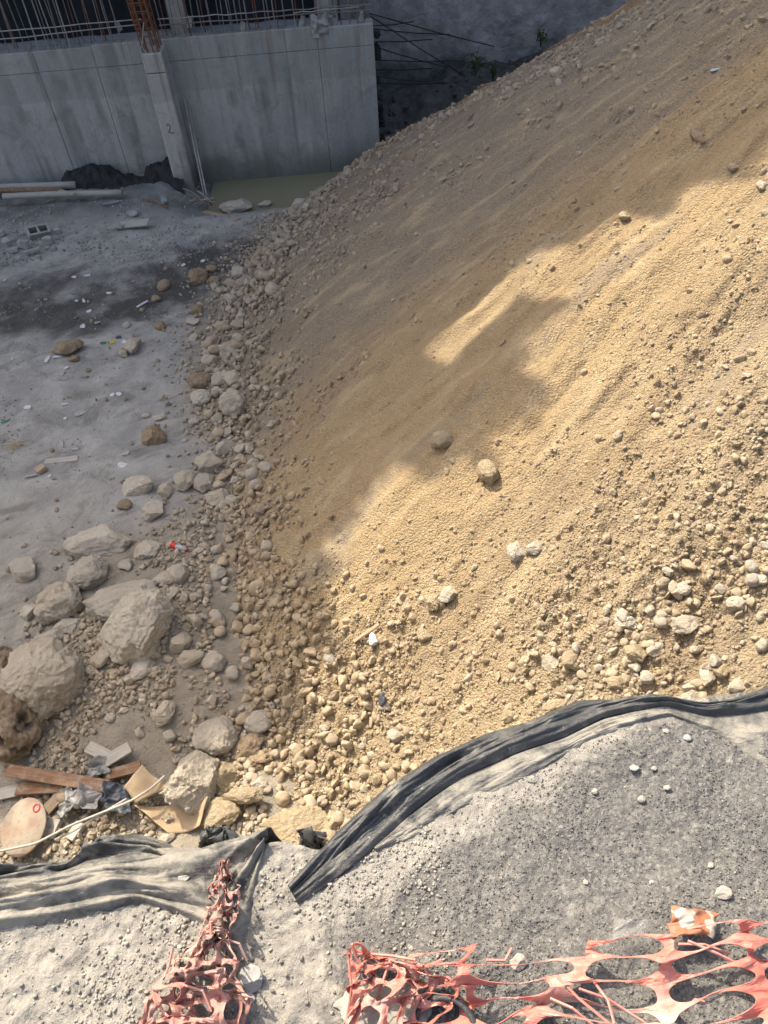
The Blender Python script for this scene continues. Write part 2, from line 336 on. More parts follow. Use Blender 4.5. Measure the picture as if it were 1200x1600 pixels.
def concrete_mat(name, c1=(0.30, 0.305, 0.30), c2=(0.40, 0.40, 0.385), stain=True):
    k = NT(name); P = k.pos(); x, y, z = k.xyz(P)[:3]
    st = k.noise(k.comb(k.math('MULTIPLY', x, 3.0), k.math('MULTIPLY', y, 3.0), k.math('MULTIPLY', z, 0.22)), 1.6, 6, 0.65); big = k.noise(P, 0.9, 5, 0.6); f = k.noise(P, 18, 5, 0.65)
    c = k.mix(k.step(k.math('ADD', k.math('MULTIPLY', st, 0.6), k.math('MULTIPLY', big, 0.4)), 0.36, 0.64), c1, c2)
    c = k.mix(0.4, c, k.ramp(f, [(0.25, 0.36), (0.75, 0.62)]), 'OVERLAY')
    if stain:
        rs = k.noise(k.comb(k.math('MULTIPLY', x, 5.0), 0.0, k.math('MULTIPLY', z, 0.10)), 1.3, 3, 0.6)
        m = k.math('MULTIPLY', k.step(rs, 0.55, 0.68), k.step(z, 0.7, 2.3)); c = k.mix(k.math('MULTIPLY', m, 0.65), c, (0.17, 0.115, 0.06))
        dk = k.noise(k.comb(k.math('MULTIPLY', x, 2.4), 3.0, k.math('MULTIPLY', z, 0.12)), 1.5, 4, 0.6)
        c = k.mix(k.math('MULTIPLY', k.math('MULTIPLY', k.step(dk, 0.48, 0.68), k.step(k.noise(P, 1.3, 4, .6), .38, .62)), 0.75), c, (0.16, 0.16, 0.15))
        lt = k.noise(k.comb(k.math('MULTIPLY', x, 4.0), 7.0, k.math('MULTIPLY', z, 0.5)), 1.2, 4, 0.6)
        c = k.mix(k.math('MULTIPLY', k.step(lt, 0.60, 0.72), 0.55), c, (0.50, 0.50, 0.47))
        pl = k.step(k.math('ADD', z, k.math('MULTIPLY', k.math('SUBTRACT', big, .5), .12)), 1.50, 1.54); c = k.mix(k.math('MULTIPLY', pl, .30), c, (0.20, 0.20, 0.195))
        bl = k.step(k.noise(P, 2.1, 6, .72, .6), .52, .66); c = k.mix(k.math('MULTIPLY', bl, .45), c, (0.19, 0.19, 0.18))
        foot = k.step(k.math('ADD', z, k.math('MULTIPLY', k.math('SUBTRACT', big, 0.5), 0.8)), 0.35, -0.25)
        c = k.mix(k.math('MULTIPLY', foot, 0.75), c, (0.10, 0.105, 0.085))
        pit = k.voro(P, 7.0); c = k.mix(k.step(pit, 0.07, 0.045), c, (0.08, 0.08, 0.08))
    k.bump(k.math('ADD', f, k.math('MULTIPLY', big, 1.5)), 0.012, 0.7); return k.fin(c, 0.85)
def rock_mat(name, c1, c2, c3, pit=0.5, scale=1.0):
    k = NT(name); O = k.pos()
    n1 = k.noise(O, 4.0 * scale, 6, 0.65, 0.3); n2 = k.noise(O, 17 * scale, 5, 0.7); n3 = k.noise(O, 60, 5, 0.8)
    c = k.mix(k.step(n1, 0.34, 0.66), c1, c2); c = k.mix(k.math('MULTIPLY', k.step(n2, 0.50, 0.68), 0.7), c, c3)
    hole = k.step(k.noise(O, 26 * scale, 4, 0.75, 0.5), 0.36, 0.27); c = k.mix(k.math('MULTIPLY', hole, pit), c, (0.07, 0.055, 0.04))
    c = k.mix(0.35, c, k.ramp(n3, [(0.25, 0.3), (0.75, 0.72)]), 'OVERLAY')
    h = k.math('SUBTRACT', k.math('ADD', n2, k.math('MULTIPLY', n3, 0.6)), k.math('MULTIPLY', hole, 0.5 * pit * 2))
    k.bump(h, 0.035, 1.0); k.b.inputs['Specular IOR Level'].default_value = 0.1; return k.fin(c, 0.95)
def sheet_mat(name, dust=0.5):
    k = NT(name); P = k.pos(); n = k.noise(P, 9, 6, 0.7, 0.8); n2 = k.noise(P, 60, 4, 0.7); n3 = k.noise(P, 22, 6, 0.72, 0.8)
    m = k.math('ADD', k.math('MULTIPLY', n, 0.7), k.math('MULTIPLY', n3, 0.5)); m = k.step(m, 0.72 - 0.3 * dust, 0.98 - 0.3 * dust)
    c = k.mix(k.math('MULTIPLY', m, 0.8), (0.05, 0.054, 0.057), (0.30, 0.285, 0.245)); c = k.mix(k.math('MULTIPLY', k.step(n2, 0.64, 0.72), 0.5), c, (0.38, 0.365, 0.32))
    k.bump(k.math('ADD', k.math('ADD', n3, k.noise(k.scale(P, .5, 1.2, 1), 70, 4, .65, 1.5)), k.math('MULTIPLY', n2, 0.2)), 0.0035, 0.8); k.b.inputs['Specular IOR Level'].default_value = 0.4
    return k.fin(c, k.math('ADD', 0.45, k.math('MULTIPLY', m, 0.45)))
def wood_mat(name, c1, c2):
    k = NT(name); O = k.obj(); g = k.noise(k.scale(O, 1.5, 22, 22), 3.0, 5, 0.6, 0.5); d = k.noise(k.pos(), 9, 5, 0.7)
    c = k.mix(k.step(g, 0.3, 0.7), c1, c2); c = k.mix(k.math('MULTIPLY', k.step(d, 0.48, 0.68), 0.6), c, (0.33, 0.30, 0.25))
    k.bump(g, 0.004, 0.6); return k.fin(c, 0.8)
def mesh_mat(name, c):
    k = NT(name); P = k.pos(); d = k.noise(P, 45, 5, 0.7); d2 = k.noise(P, 9, 3, 0.6)
    m = k.step(k.math('ADD', k.math('MULTIPLY', d, 0.6), k.math('MULTIPLY', d2, 0.5)), 0.47, 0.70)
    cc = k.mix(k.math('ADD', k.math('MULTIPLY', m, 0.60), 0.20), c, (0.44, 0.33, 0.29)); k.b.inputs['Specular IOR Level'].default_value = 0.35
    k.bump(d, 0.002, 0.5); return k.fin(cc, 0.55)

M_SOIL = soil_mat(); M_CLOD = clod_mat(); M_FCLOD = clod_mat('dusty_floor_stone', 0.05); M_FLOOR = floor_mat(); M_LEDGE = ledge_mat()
M_WALL = concrete_mat('wall_concrete'); M_COLUMN = concrete_mat('column_concrete', (0.40, 0.385, 0.35), (0.50, 0.48, 0.44)); M_SLAB = concrete_mat('slab_concrete', (0.27, 0.29, 0.30), (0.38, 0.39, 0.39), False)
def shotcrete_mat():
    k = NT('sprayed_shotcrete'); P = k.pos(); x, y, z = k.xyz(P)[:3]; n = k.noise(P, 1.1, 6, .65); n2 = k.noise(P, 5, 6, .7)
    c = k.mix(k.step(k.math('ADD', k.math('MULTIPLY', n, .6), k.math('MULTIPLY', n2, .4)), .38, .62), (.33, .33, .325), (.50, .50, .49))
    foot_dark = k.step(k.math('ADD', z, k.math('MULTIPLY', k.math('SUBTRACT', n, .5), 2.2)), 0.9, -0.1); c = k.mix(k.math('MULTIPLY', foot_dark, .85), c, (.085, .087, .088))  # face darkens unevenly towards its foot
    k.bump(k.math('ADD', n2, n), .10, 1.0); return k.fin(c, .85)
M_SHOT = concrete_mat('plain_concrete', (0.25, 0.25, 0.255), (0.34, 0.34, 0.335), False); M_SPRAY = shotcrete_mat()
M_TAN = rock_mat('rock_tan', (0.45, 0.395, 0.31), (0.52, 0.465, 0.375), (0.59, 0.54, 0.45))
M_BROWN = rock_mat('rock_brown', (0.29, 0.215, 0.14), (0.36, 0.285, 0.20), (0.42, 0.35, 0.26))
M_PALE = rock_mat('rock_pale', (0.50, 0.45, 0.365), (0.58, 0.53, 0.44), (0.65, 0.60, 0.51))
M_GREY = rock_mat('rock_grey', (0.43, 0.385, 0.315), (0.50, 0.455, 0.38), (0.56, 0.515, 0.44), 0.3)
M_YELLOW = rock_mat('rock_yellow', (0.39, 0.315, 0.205), (0.44, 0.365, 0.25), (0.49, 0.42, 0.31))
M_CAVE = rock_mat('rock_cavernous', (0.24, 0.185, 0.13), (0.38, 0.305, 0.22), (0.47, 0.39, 0.29), 0.95, 0.45)
M_CHIP = simple('pale_chip', (0.45, 0.46, 0.46), (0.62, 0.62, 0.60), 20, 0.85, 0.002, 60)
M_CHIPG = simple('grey_chip', (0.24, 0.24, 0.235), (0.40, 0.40, 0.385), 9, 0.85, 0.003, 60)
M_RUST = simple('rusty_steel', (0.13, 0.052, 0.028), (0.21, 0.095, 0.05), 14, 0.85, 0.001, 80)
M_STEEL = simple('dull_steel', (0.12, 0.105, 0.09), (0.22, 0.20, 0.18), 8, 0.6, 0.001, 60, 0.4)
M_STEELL = simple('pale_steel', (0.22, 0.21, 0.195), (0.33, 0.32, 0.29), 8, 0.55, 0.0, 60, 0.4)
M_BLACKMUD = simple('black_mud', (0.010, 0.011, 0.012), (0.032, 0.032, 0.033), 5, 0.75, 0.05, 14, 0.4, vec='pos')
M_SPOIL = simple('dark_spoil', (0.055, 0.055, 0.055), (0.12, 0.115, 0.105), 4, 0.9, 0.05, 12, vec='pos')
M_SHADE = simple('interior_shade', (0.010, 0.014, 0.020), (0.022, 0.028, 0.036), 3, 0.9, 0.0)  # near-black colour stands in for the shaded interior
M_SHEET = sheet_mat('black_plastic_sheet', 0.40); M_SHEETD = sheet_mat('dusty_plastic_sheet', 0.88)
M_SHEETM = sheet_mat('worn_plastic_sheet', 0.65); M_SHEETF = sheet_mat('folded_plastic_sheet', 0.42)
M_WOODG = wood_mat('grey_timber', (0.30, 0.285, 0.255), (0.42, 0.40, 0.36)); M_WOODB = wood_mat('brown_board', (0.16, 0.085, 0.05), (0.27, 0.165, 0.10)); M_WOODT = wood_mat('tan_board', (0.30, 0.225, 0.15), (0.40, 0.32, 0.23))
M_CARD = simple('cardboard', (0.36, 0.27, 0.175), (0.43, 0.335, 0.225), 7, 0.9, 0.003, 40)
M_MESH = mesh_mat('orange_net_plastic', (0.50, 0.11, 0.08)); M_MESHP = mesh_mat('faded_net_plastic', (0.38, 0.165, 0.14))
M_BAG = simple('whitish_bag', (0.19, 0.195, 0.20), (0.34, 0.335, 0.32), 14, 0.5, 0.004, 40, 0.5)
M_WHITE = simple('white_plastic', (0.48, 0.49, 0.50), (0.64, 0.64, 0.63), 14, 0.5, 0.001, 40, 0.4)
M_LEAF = simple('leaf', (0.025, 0.045, 0.018), (0.05, 0.085, 0.03), 9, 0.6, 0.0)
M_CABLE = simple('dusty_cable', (0.30, 0.285, 0.25), (0.42, 0.40, 0.36), 20, 0.6, 0.0)

# =================================================================== THE SETTING
# ---- pit floor
xs = np.r_[np.arange(-30, -8, 1.0), np.arange(-8, -1.2, 0.035), np.arange(-1.2, 3.0, 0.12), np.arange(3.0, 30, 1.5)]
ys = np.r_[np.arange(0.2, 2.0, 0.3), np.arange(2.0, 9.0, 0.032), np.arange(9.0, 16.6, 0.05), np.arange(16.6, 22, 0.2)]
X, Y = np.meshgrid(xs, ys)
me = gridmesh('pit_ground', X, Y, floor_z(X, Y)); _co = np.zeros(len(me.vertices) * 3, np.float32); me.vertices.foreach_get('co', _co); _co = _co.reshape(-1, 3).astype(float)
_d = np.exp(-np.maximum(-pile_smooth(_co[:, 0], _co[:, 1])[0], 0) / 0.30) + 0.75 * sst(6.9, 5.2, _co[:, 1]) * sst(-4.7, -3.2, _co[:, 0])      # earth washed and trodden out from the pile
me.attributes.new('dusted', 'FLOAT', 'POINT').data.foreach_set('value', np.clip(_d, 0, 1).astype(np.float32))
o = link('pit_ground', me, M_FLOOR, smooth=True)
tag(o, 'grey dusty floor of the excavation pit', 'ground', kind='structure')

# ---- tipped earth
xs = np.r_[np.arange(-3.4, 4.9, 0.024), np.arange(4.9, 9.0, 0.12)]
ys = np.r_[np.arange(-0.8, 1.6, 0.12), np.arange(1.6, 10.5, 0.024), np.arange(10.5, 15.8, 0.034), np.arange(15.8, 19.9, 0.1)]
X, Y = np.meshgrid(xs, ys); Z = pile_z(X, Y); FZ = floor_z(X, Y)
ok = (Z > FZ - 0.10); keep = ok[:-1, :-1] | ok[1:, 1:] | ok[1:, :-1] | ok[:-1, 1:]
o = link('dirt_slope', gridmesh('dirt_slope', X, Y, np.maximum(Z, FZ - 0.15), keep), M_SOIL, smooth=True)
tag(o, 'huge tan dirt slope tipped into the pit', 'dirt slope', kind='structure')

# ---- the ledge the picture is taken from
xs = np.r_[np.arange(-9, -2.4, 0.2), np.arange(-2.4, -0.85, 0.012), np.arange(-0.85, 0.95, 0.0036), np.arange(0.95, 2.4, 0.012), np.arange(2.4, 9, 0.2)]
tv = np.r_[-np.arange(9, 1.8, -0.2), np.arange(-1.8, -0.56, 0.012), np.arange(-0.55, 0.0, 0.0036)]
X, T = np.meshgrid(xs, tv); Y = edge_y(X) + T
Z = ledge_z(X, Y)
drop = [(0.012, -0.02), (0.03, -0.06), (0.05, -0.16), (0.02, -0.5), (0.03, -1.5), (0.0, -3.0), (0.03, -4.5), (0.05, -5.9)]
Xd = np.stack([xs for _ in drop]); Yd = np.stack([edge_y(xs) + d + 0.02 * vn2(xs * 4, np.full_like(xs, k * 3.1), 5) for k, (d, _) in enumerate(drop)]); Zd = np.stack([np.full_like(xs, LZ + h) for _, h in drop])
X = np.r_[X, Xd]; Y = np.r_[Y, Yd]; Z = np.r_[Z, Zd]
o = link('ledge_ground', gridmesh('ledge_ground', X, Y, Z), M_LEDGE, smooth=True)
tag(o, 'dusty grey gravel ledge at the edge of the pit', 'ground', kind='structure')

# ---- puddle
k = NT('murky_water'); k.b.inputs['Specular IOR Level'].default_value = 0.5
k.bump(k.noise(k.pos(), 5, 2, 0.5), 0.01, 0.12); M_WATER = k.fin(k.mix(k.noise(k.pos(), 1.2, 3, 0.5), (0.17, 0.16, 0.10), (0.225, 0.215, 0.14)), 0.11)
X, Y = np.meshgrid(np.linspace(-3.05, 0.2, 30), np.linspace(13.9, 16.18, 24))
o = link('puddle_water', gridmesh('puddle_water', X, Y, np.full_like(X, -0.30) + 0.002 * vn2(X * 3, Y * 3, 3)), M_WATER, smooth=True)
tag(o, 'murky green puddle at the foot of the concrete wall', 'water', kind='structure')

# ---- black mud heaped against the wall
prof = [aty(px, py - 7, 15.95) for px, py in [(95, 292), (112, 283), (130, 277), (165, 275), (190, 286), (215, 291), (235, 278), (262, 265), (284, 259)]]
xs = np.linspace(prof[0][0], prof[-1][0], 150); top = np.interp(xs, [p[0] for p in prof], [p[2] for p in prof])
cr = [(0.24, -0.6, 0), (0.22, 0.0, 1), (0.10, 0.03, 1), (0.0, 0.0, 1), (-0.14, -0.10, .75), (-0.30, -0.2, .45), (-0.5, -0.28, .15), (-0.72, -0.5, 0)]
X = np.stack([xs + 0.04 * vn2(xs * 6, np.full_like(xs, a * 9), 4) for a, b, c in cr]); Y = np.stack([np.full_like(xs, 15.95 + a) + 0.06 * vn2(xs * 4, np.full_like(xs, a * 11), 6) for a, b, c in cr])
Z = np.stack([np.where(c > 0, top * c + b * (1 - c) + .05, b) + 0.05 * vn2(xs * 7, np.full_like(xs, a * 7), 7) for a, b, c in cr])
ri = np.linspace(0, len(cr) - 1, 40); lo = np.clip(np.floor(ri).astype(int), 0, len(cr) - 2); fr = (ri - lo)[:, None]
X, Y, Z = (A_[lo] * (1 - fr) + A_[lo + 1] * fr for A_ in (X, Y, Z)); Z = Z + 0.07 * fbm(X * 5, Y * 5, 19, 4) + .03 * fbm(X * 18, Y * 18, 23, 2); 
o = link('mud_mound', gridmesh('mud_mound', X[::-1], Y[::-1], Z[::-1]), M_BLACKMUD, smooth=True)
tag(o, 'black wet mud heaped against the wall beside the column', 'mud', kind='structure')

# ---- concrete building under construction: basement wall, column, slabs, starter bars
WY = 16.19; WT = 2.40
bld = empty('concrete_building', (-3.5, WY, 0)); tag(bld, 'concrete building under construction with grey basement wall and rebar along its top', 'building')
def bpart(name, x0, x1, y0, y1, z0, z1, mat, bevel=0.012):
    c = ((x0 + x1) / 2 - bld.location.x, (y0 + y1) / 2 - bld.location.y, (z0 + z1) / 2)
    return box(name, (x1 - x0, y1 - y0, z1 - z0), c, mat, bld, bevel=bevel)
j1, j2, j3 = aty(49, 80, WY)[0], aty(142, 75, WY)[0], aty(499, 90, WY)[0]
bpart('wall_core', -16.0, 0.545, WY + 0.02, WY + 0.36, -0.95, WT - 0.012, M_WALL)
edges = [-16.0, -12.5, -9.2, -7.6, j1, j2, -3.55, j3, 0.55]
for a, b in zip(edges[:-1], edges[1:]):
    dy = random.uniform(-0.010, 0.010); g = 0.005
    bpart('wall_panel', a + g, b - g, WY + dy, WY + 0.1, -0.9, WT - 0.366, M_WALL, 0.006)
    bpart('wall_panel', a + g, b - g, WY + dy + random.uniform(-0.008, 0.008), WY + 0.1, WT - 0.360, WT + random.uniform(-0.015, 0.02), M_WALL, 0.010)
cx0, cx1 = aty(219, 83, 15.65)[0], aty(252, 82, 15.65)[0]
colm = bpart('column', cx0, cx1, 15.65, WY - 0.005, -0.9, 2.02, M_COLUMN, 0.018)
colu = bpart('column', cx0 + .003, cx1 - .003, 15.653, WY - 0.005, 2.03, 2.36, M_COLUMN, 0.016)
# painted mark on the column, like a cursive 2
pts = [(-.05, .07), (-.03, .11), (.0, .10), (.015, .06), (.0, .02), (-.03, -.02), (-.04, -.06), (-.02, -.04), (.02, -.07), (.06, -.06)]
zc = aty(266, 203, 15.64); tube('painted_mark', [(zc[0] + a - bld.location.x, 15.646 - bld.location.y, zc[2] + b) for a, b in pts], 0.006, M_BLACKMUD, bld, 4)
bpart('floor_slab', -16.0, -0.1, WY + 0.37, 21.0, 2.12, 2.345, M_SLAB)
for k_, zt in enumerate((5.55, 8.75, 11.95, 15.1)):
    bpart('floor_slab', -16.0 - k_ * 0.02, -0.1, 16.35, 21.0, zt - 0.25, zt, M_SLAB)
for zb, zt in ((2.35, 5.29), (5.56, 8.49), (8.76, 11.69), (11.96, 14.84)):
    for px_ in ([-15.6, -12.2, -8.9, -6.1, -2.9, -0.45] if zb > 3 else [-15.6, -12.2, -8.9, aty(279, 25, 16.75)[0], -0.35]):
        bpart('column', px_ - 0.15, px_ + 0.15, 16.6, 16.9, zb, zt, M_COLUMN)
    bpart('rear_wall', -16.0, -0.12, 20.6, 20.8, zb, zt, M_SLAB)
bpart('side_wall', -0.30, -0.13, 16.92, 20.58, 2.36, 5.28, M_SLAB)
for x0, x1, z0, z1 in [(-2.35, -0.12, 15.1, 18.2), (-3.02, -2.37, 15.1, 17.2), (-3.45, -3.04, 15.1, 16.45), (-4.15, -3.47, 15.1, 15.95),
                       (-9.25, -8.75, 16.91, 17.5), (-10.0, -9.27, 15.1, 18.7), (-11.2, -10.02, 15.1, 19.3), (-22.0, -11.22, 15.1, 19.8)]:
    bpart('shadow_block', x0, x1, 16.4, 19.0, z0 + 0.005, z1, M_SLAB)  # unseen blocks added on the roof, stepped to shape the cast shadow's outline
rq = random.Random(77)
for x0, x1, zt in [(-2.3, -.2, 18.2), (-3.0, -2.4, 17.2), (-3.45, -3.05, 16.45), (-5.8, -5.4, 17.0), (-7.3, -5.9, 17.85), (-8.7, -7.5, 17.0), (-9.2, -8.8, 17.5), (-10, -9.3, 18.7), (-11.2, -10.1, 19.3), (-14, -11.3, 19.8)]:
    xx = x0
    while xx < x1:
        w = rq.uniform(.05, .22)
        if rq.random() < .7: bpart('shadow_stub', xx, xx + w, 16.41, 16.47, zt + .005, zt + rq.uniform(.08, .42), M_SLAB, .004)  # unseen stubs added to make the shadow edge ragged
        xx += w + rq.uniform(.03, .18)
bpart('shadow_panel', -9.0, -4.86, 16.40, 16.48, 15.86, 17.0, M_SLAB); bpart('shadow_panel', -9.0, -5.95, 16.40, 16.48, 15.105, 15.85, M_SLAB); bpart('shadow_panel', -7.4, -5.85, 16.40, 16.50, 17.01, 17.85, M_SLAB)  # unseen thin panels added; the gap between them lets a lit strip through
# near-black sheet behind the bars, painting in the dark of the ground floor
X, Z = np.meshgrid(np.linspace(-16, -0.33, 160), np.linspace(2.36, 5.25, 16)); Y = 17.0 + 0.06 * vn2(X * 3, Z * .6, 9)
o = link('shade_sheet', gridmesh('shade_sheet', X - bld.location.x, Y - bld.location.y, Z), M_SHADE, bld, smooth=True)
# starter bars along the wall top
def L(p): return (p[0] - bld.location.x, p[1] - bld.location.y, p[2])
def bar(pts, r=0.010, mat=M_STEEL, name='reinforcing_bar', parent=bld): return tube(name, [L(p) for p in pts], r, mat, parent, 5)
random.seed(21)
x = -7.9
while x < 0.5:
    if not (-4.05 < x < -3.35):
        for yy in (WY + 0.07, WY + 0.29):
            hx = x + random.uniform(-.05, .05); hh = random.uniform(1.0, 1.9); ln = random.uniform(-.10, .10)
            bar([(hx, yy, 2.2), (hx + ln * .4, yy + random.uniform(-.02, .05), 2.4 + hh * .5), (hx + ln, yy + random.uniform(-.05, .1), 2.4 + hh)], random.choice((0.008, 0.010, 0.012)), random.choice((M_STEEL, M_STEEL, M_RUST, M_STEEL, M_STEELL)))
    x += random.uniform(0.13, 0.24)
for (x0, x1, z, dz, m) in [(-8, -3.75, 2.60, .06, M_STEELL), (-8, -3.7, 2.74, .03, M_STEELL), (-8, -3.75, 3.20, .16, M_STEELL), (-8, -3.7, 3.36, .08, M_STEEL), (-3.4, 0.5, 2.63, -.02, M_STEEL), (-3.4, -1.7, 2.72, .0, M_STEELL), (-1.8, 0.55, 2.72, -.03, M_STEEL), (-0.9, 0.3, 2.66, .02, M_STEELL)]:
    n = 9; t = np.linspace(0, 1, n)
    bar([(x0 + (x1 - x0) * a, WY + 0.05 + random.uniform(-.01, .01), z + dz * a + random.uniform(-.015, .015)) for a in t], 0.011, m)
for px_, py_ in [(185, 42), (296, 35), (379, 42), (472, 38), (565, 33), (518, 34)]:
    p = aty(px_, py_, WY + 0.12)
    b_ = box('spacer_block', (0.08, 0.07, random.uniform(.12, .22)), L((p[0], WY + 0.14, max(p[2], 2.48))), M_CHIPG, bld, rot=(random.uniform(-.3, .3), random.uniform(-.5, .5), random.uniform(0, 1)), bevel=0.01)
# column cage
cage = empty('column_cage'); cage.parent = bld
cw0, cw1 = cx0 + 0.05, cx1 - 0.05
for i, (fx, yy) in enumerate([(0, 15.72), (.33, 15.72), (.66, 15.72), (1, 15.72), (0, 15.9), (1, 15.9), (0, 16.08), (.5, 16.08), (1, 16.08), (.2, 15.8), (.8, 15.98)]):
    xx = cw0 + (cw1 - cw0) * fx; lean = -0.10 + random.uniform(-.04, .03)
    bar([(xx, yy, 2.2), (xx + lean * .4, yy, 3.0), (xx + lean, yy + random.uniform(-.04, .04), 4.1)], 0.014, M_RUST, parent=cage)
for s in range(11):
    z = 2.62 + s * 0.13; lx = -0.10 * (z - 2.3) / 1.8
    bar([(cw0 + lx, 15.71, z), (cw1 + lx, 15.71, z), (cw1 + lx, 16.09, z), (cw0 + lx, 16.09, z), (cw0 + lx, 15.71, z)], 0.009, M_RUST, 'stirrup', cage)
bar([(cw0 - .0, 15.68, 2.45), (cw0 + 0.15, 15.66, 2.85)], 0.012, M_STEELL)
# cut bar ends and rods sticking out of the wall's raw end
for (a, b, c, d, yb) in [(100, 95, 980, 335, 19.0), (120, 110, 770, 550, 18.2), (170, 180, 400, 155, 17.6), (160, 200, 660, 250, 18.2), (150, 298, 530, 283, 17.8), (150, 325, 640, 485, 17.6), (180, 425, 760, 440, 18.0), (200, 495, 530, 492, 17.6), (230, 540, 620, 595, 17.3), (190, 590, 640, 600, 17.4)]:
    s = 4.615; p = aty(560 + a / s, b / s, WY + 0.2); q = aty(560 + c / s, d / s, yb); p[0] = 0.5
    mid = (p + q) / 2 + np.array([0, 0, -0.02]); bar([p, mid, q], 0.011, M_BLACKMUD)
for i in range(14):
    z = random.uniform(0.1, 2.2); box('raw_edge', (random.uniform(.06, .16), 0.2, random.uniform(.05, .14)), L((0.60, WY + 0.2, z)), M_BLACKMUD, bld, rot=(random.uniform(-.3, .3), random.uniform(-.4, .4), 0), bevel=0.012, warp=0.02)
# rag of plastic on the wall top
X, Z = np.meshgrid(np.linspace(-0.62, -0.30, 14), np.linspace(0, 1, 12)); pz = 2.62 - Z * 0.38
o = link('plastic_rag', gridmesh('plastic_rag', X + 0.03 * vn2(X * 20, Z * 4, 2) - bld.location.x, WY - 0.03 + 0.05 * vn2(X * 14, Z * 5, 1) - 0.06 * Z * (1 - Z) - bld.location.y, pz + .03 * vn2(X * 9, Z * 3, 8)), M_BAG, bld, smooth=True)

# ---- shotcrete wall behind, and an unseen block added above it to shade the slope
X, Z = np.meshgrid(np.r_[np.linspace(-0.05, 9, 200), np.linspace(9.2, 24, 20)], np.linspace(-1.2, 6.2, 120))
Y = 20.0 + 0.16 * fbm(X * 0.7, Z * 0.7, 14, 4) + 0.03 * fbm(X * 4, Z * 4, 15, 2)
sw = empty('retaining_wall', (6, 20, -1)); tag(sw, 'rough grey sprayed concrete retaining wall behind the dirt slope', 'wall')
link('wall_face', gridmesh('wall_face', X - 6, Y - 20, Z + 1), M_SPRAY, sw, smooth=True)
box('wall_backing', (24, 1.4, 7.3), (6, 1.2, 3.6), M_SHOT, sw)
nb = empty('shade_block', (-1, 27, 0)); tag(nb, 'unseen tall block added above the retaining wall to shade the slope', 'building')
box('wall', (32, 8, 20), (0, 0, 10), M_SHOT, nb); box('roof', (32.6, 8.6, 0.3), (0, 0, 20.16), M_SLAB, nb)

# dark spoil and rubble at the foot of the retaining wall
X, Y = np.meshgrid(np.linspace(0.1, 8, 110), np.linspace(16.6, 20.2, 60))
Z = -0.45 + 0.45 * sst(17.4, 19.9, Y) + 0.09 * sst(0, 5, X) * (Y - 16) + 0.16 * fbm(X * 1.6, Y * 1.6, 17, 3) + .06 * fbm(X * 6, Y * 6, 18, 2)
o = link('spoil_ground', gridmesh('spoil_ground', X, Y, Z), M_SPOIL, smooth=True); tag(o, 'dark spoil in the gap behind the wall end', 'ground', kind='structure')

# ---- weeds at the top of the gap
def weed(px, py, y, h, n, seed, label):
    rnd = random.Random(seed); p = aty(px, py, y); w = empty('weed', tuple(p)); tag(w, label, 'weed', 'weeds on the retaining wall')
    st = []; V = []; Fc = []
    for i in range(n):
        a = rnd.uniform(0, 6.28); s = rnd.uniform(.2, .6) * h; tip = Vector((math.cos(a) * s, math.sin(a) * s * .5 - 0.1, h * rnd.uniform(.3, 1)))
        tube('stem', [(0, 0, -.1), tip * .5 + Vector((0, 0, .06)), tip], 0.006, M_LEAF, w, 4)
        for j in range(9):
            q = tip * rnd.uniform(.35, 1.0) + Vector([rnd.uniform(-.07, .07) for _ in range(3)]); d = Vector([rnd.uniform(-1, 1) for _ in range(3)]).normalized() * rnd.uniform(.05, .09); e = d.orthogonal().normalized() * .028
            b = len(V); V += [q, q + d * .5 + e, q + d, q + d * .5 - e]; Fc.append((b, b + 1, b + 2, b + 3))
    link('leaves', pymesh('leaves', V, Fc), M_LEAF, w)
weed(742, 112, 18.3, 0.55, 9, 3, 'dark green weed growing in the gap beside the slope crest')
weed(770, 122, 17.6, 0.35, 7, 4, 'low dark weed lower down, just above the dirt crest')
weed(845, 66, 17.5, 0.25, 6, 5, 'small weed tuft at the top of the dirt crest')

# =================================================================== ROCKS
_ico = {}
def ico(sub):
    if sub not in _ico:
        bm = bmesh.new(); bmesh.ops.create_icosphere(bm, subdivisions=sub, radius=1); bm.verts.index_update()
        _ico[sub] = (np.array([v.co for v in bm.verts]), [[v.index for v in f.verts] for f in bm.faces]); bm.free()
    return _ico[sub]
def rockmesh(name, dims, seed, style='round', sub=4, rough=1.0):
    V, Fc = ico(sub); p = V.copy(); r = np.random.default_rng(seed)
    ncut, lo, hi = {'round': (7, .78, .98), 'angular': (20, .50, .84), 'slab': (12, .58, .88), 'cave': (6, .7, .95)}[style]
    for i in range(ncut):
        n = r.normal(size=3); n /= np.linalg.norm(n); over = p @ n - r.uniform(lo, hi); p -= np.outer(np.maximum(over, 0) * 0.97, n)
    o = r.uniform(-50, 50, 3)
    d = 1 + rough * ((0.11 if style == 'angular' else 0.18) * fbm3(p * 1.3 + o, seed, 2) + 0.13 * fbm3(p * 3.6 + o, seed + 5, 3))
    if sub >= 4: d += rough * 0.060 * fbm3(p * 10 + o, seed + 9, 2)
    if sub >= 5: d += rough * 0.034 * fbm3(p * 24 + o, seed + 12, 2)
    if sub >= 5 and style != 'cave':                       # broken joints
        d -= 0.055 * (1 - sst(0.0, 0.07, np.abs(vn3(p * 1.6 + o[::-1], seed + 30) + .25 * vn3(p * 6 + o, seed + 31)))); d += 0.05 * np.round(2.2 * vn3(p * 1.2 - o, seed + 33)) / 2.2
    if style == 'cave':
        c = fbm3(p * 2.6 + o, seed + 20, 3); d -= 0.42 * sst(0.02, 0.40, c)
    p = p * d[:, None]
    ext = p.max(0) - p.min(0); p = (p - (p.max(0) + p.min(0)) / 2) / ext * np.asarray(dims)
    return pymesh(name, p, Fc)
_rid = [100]
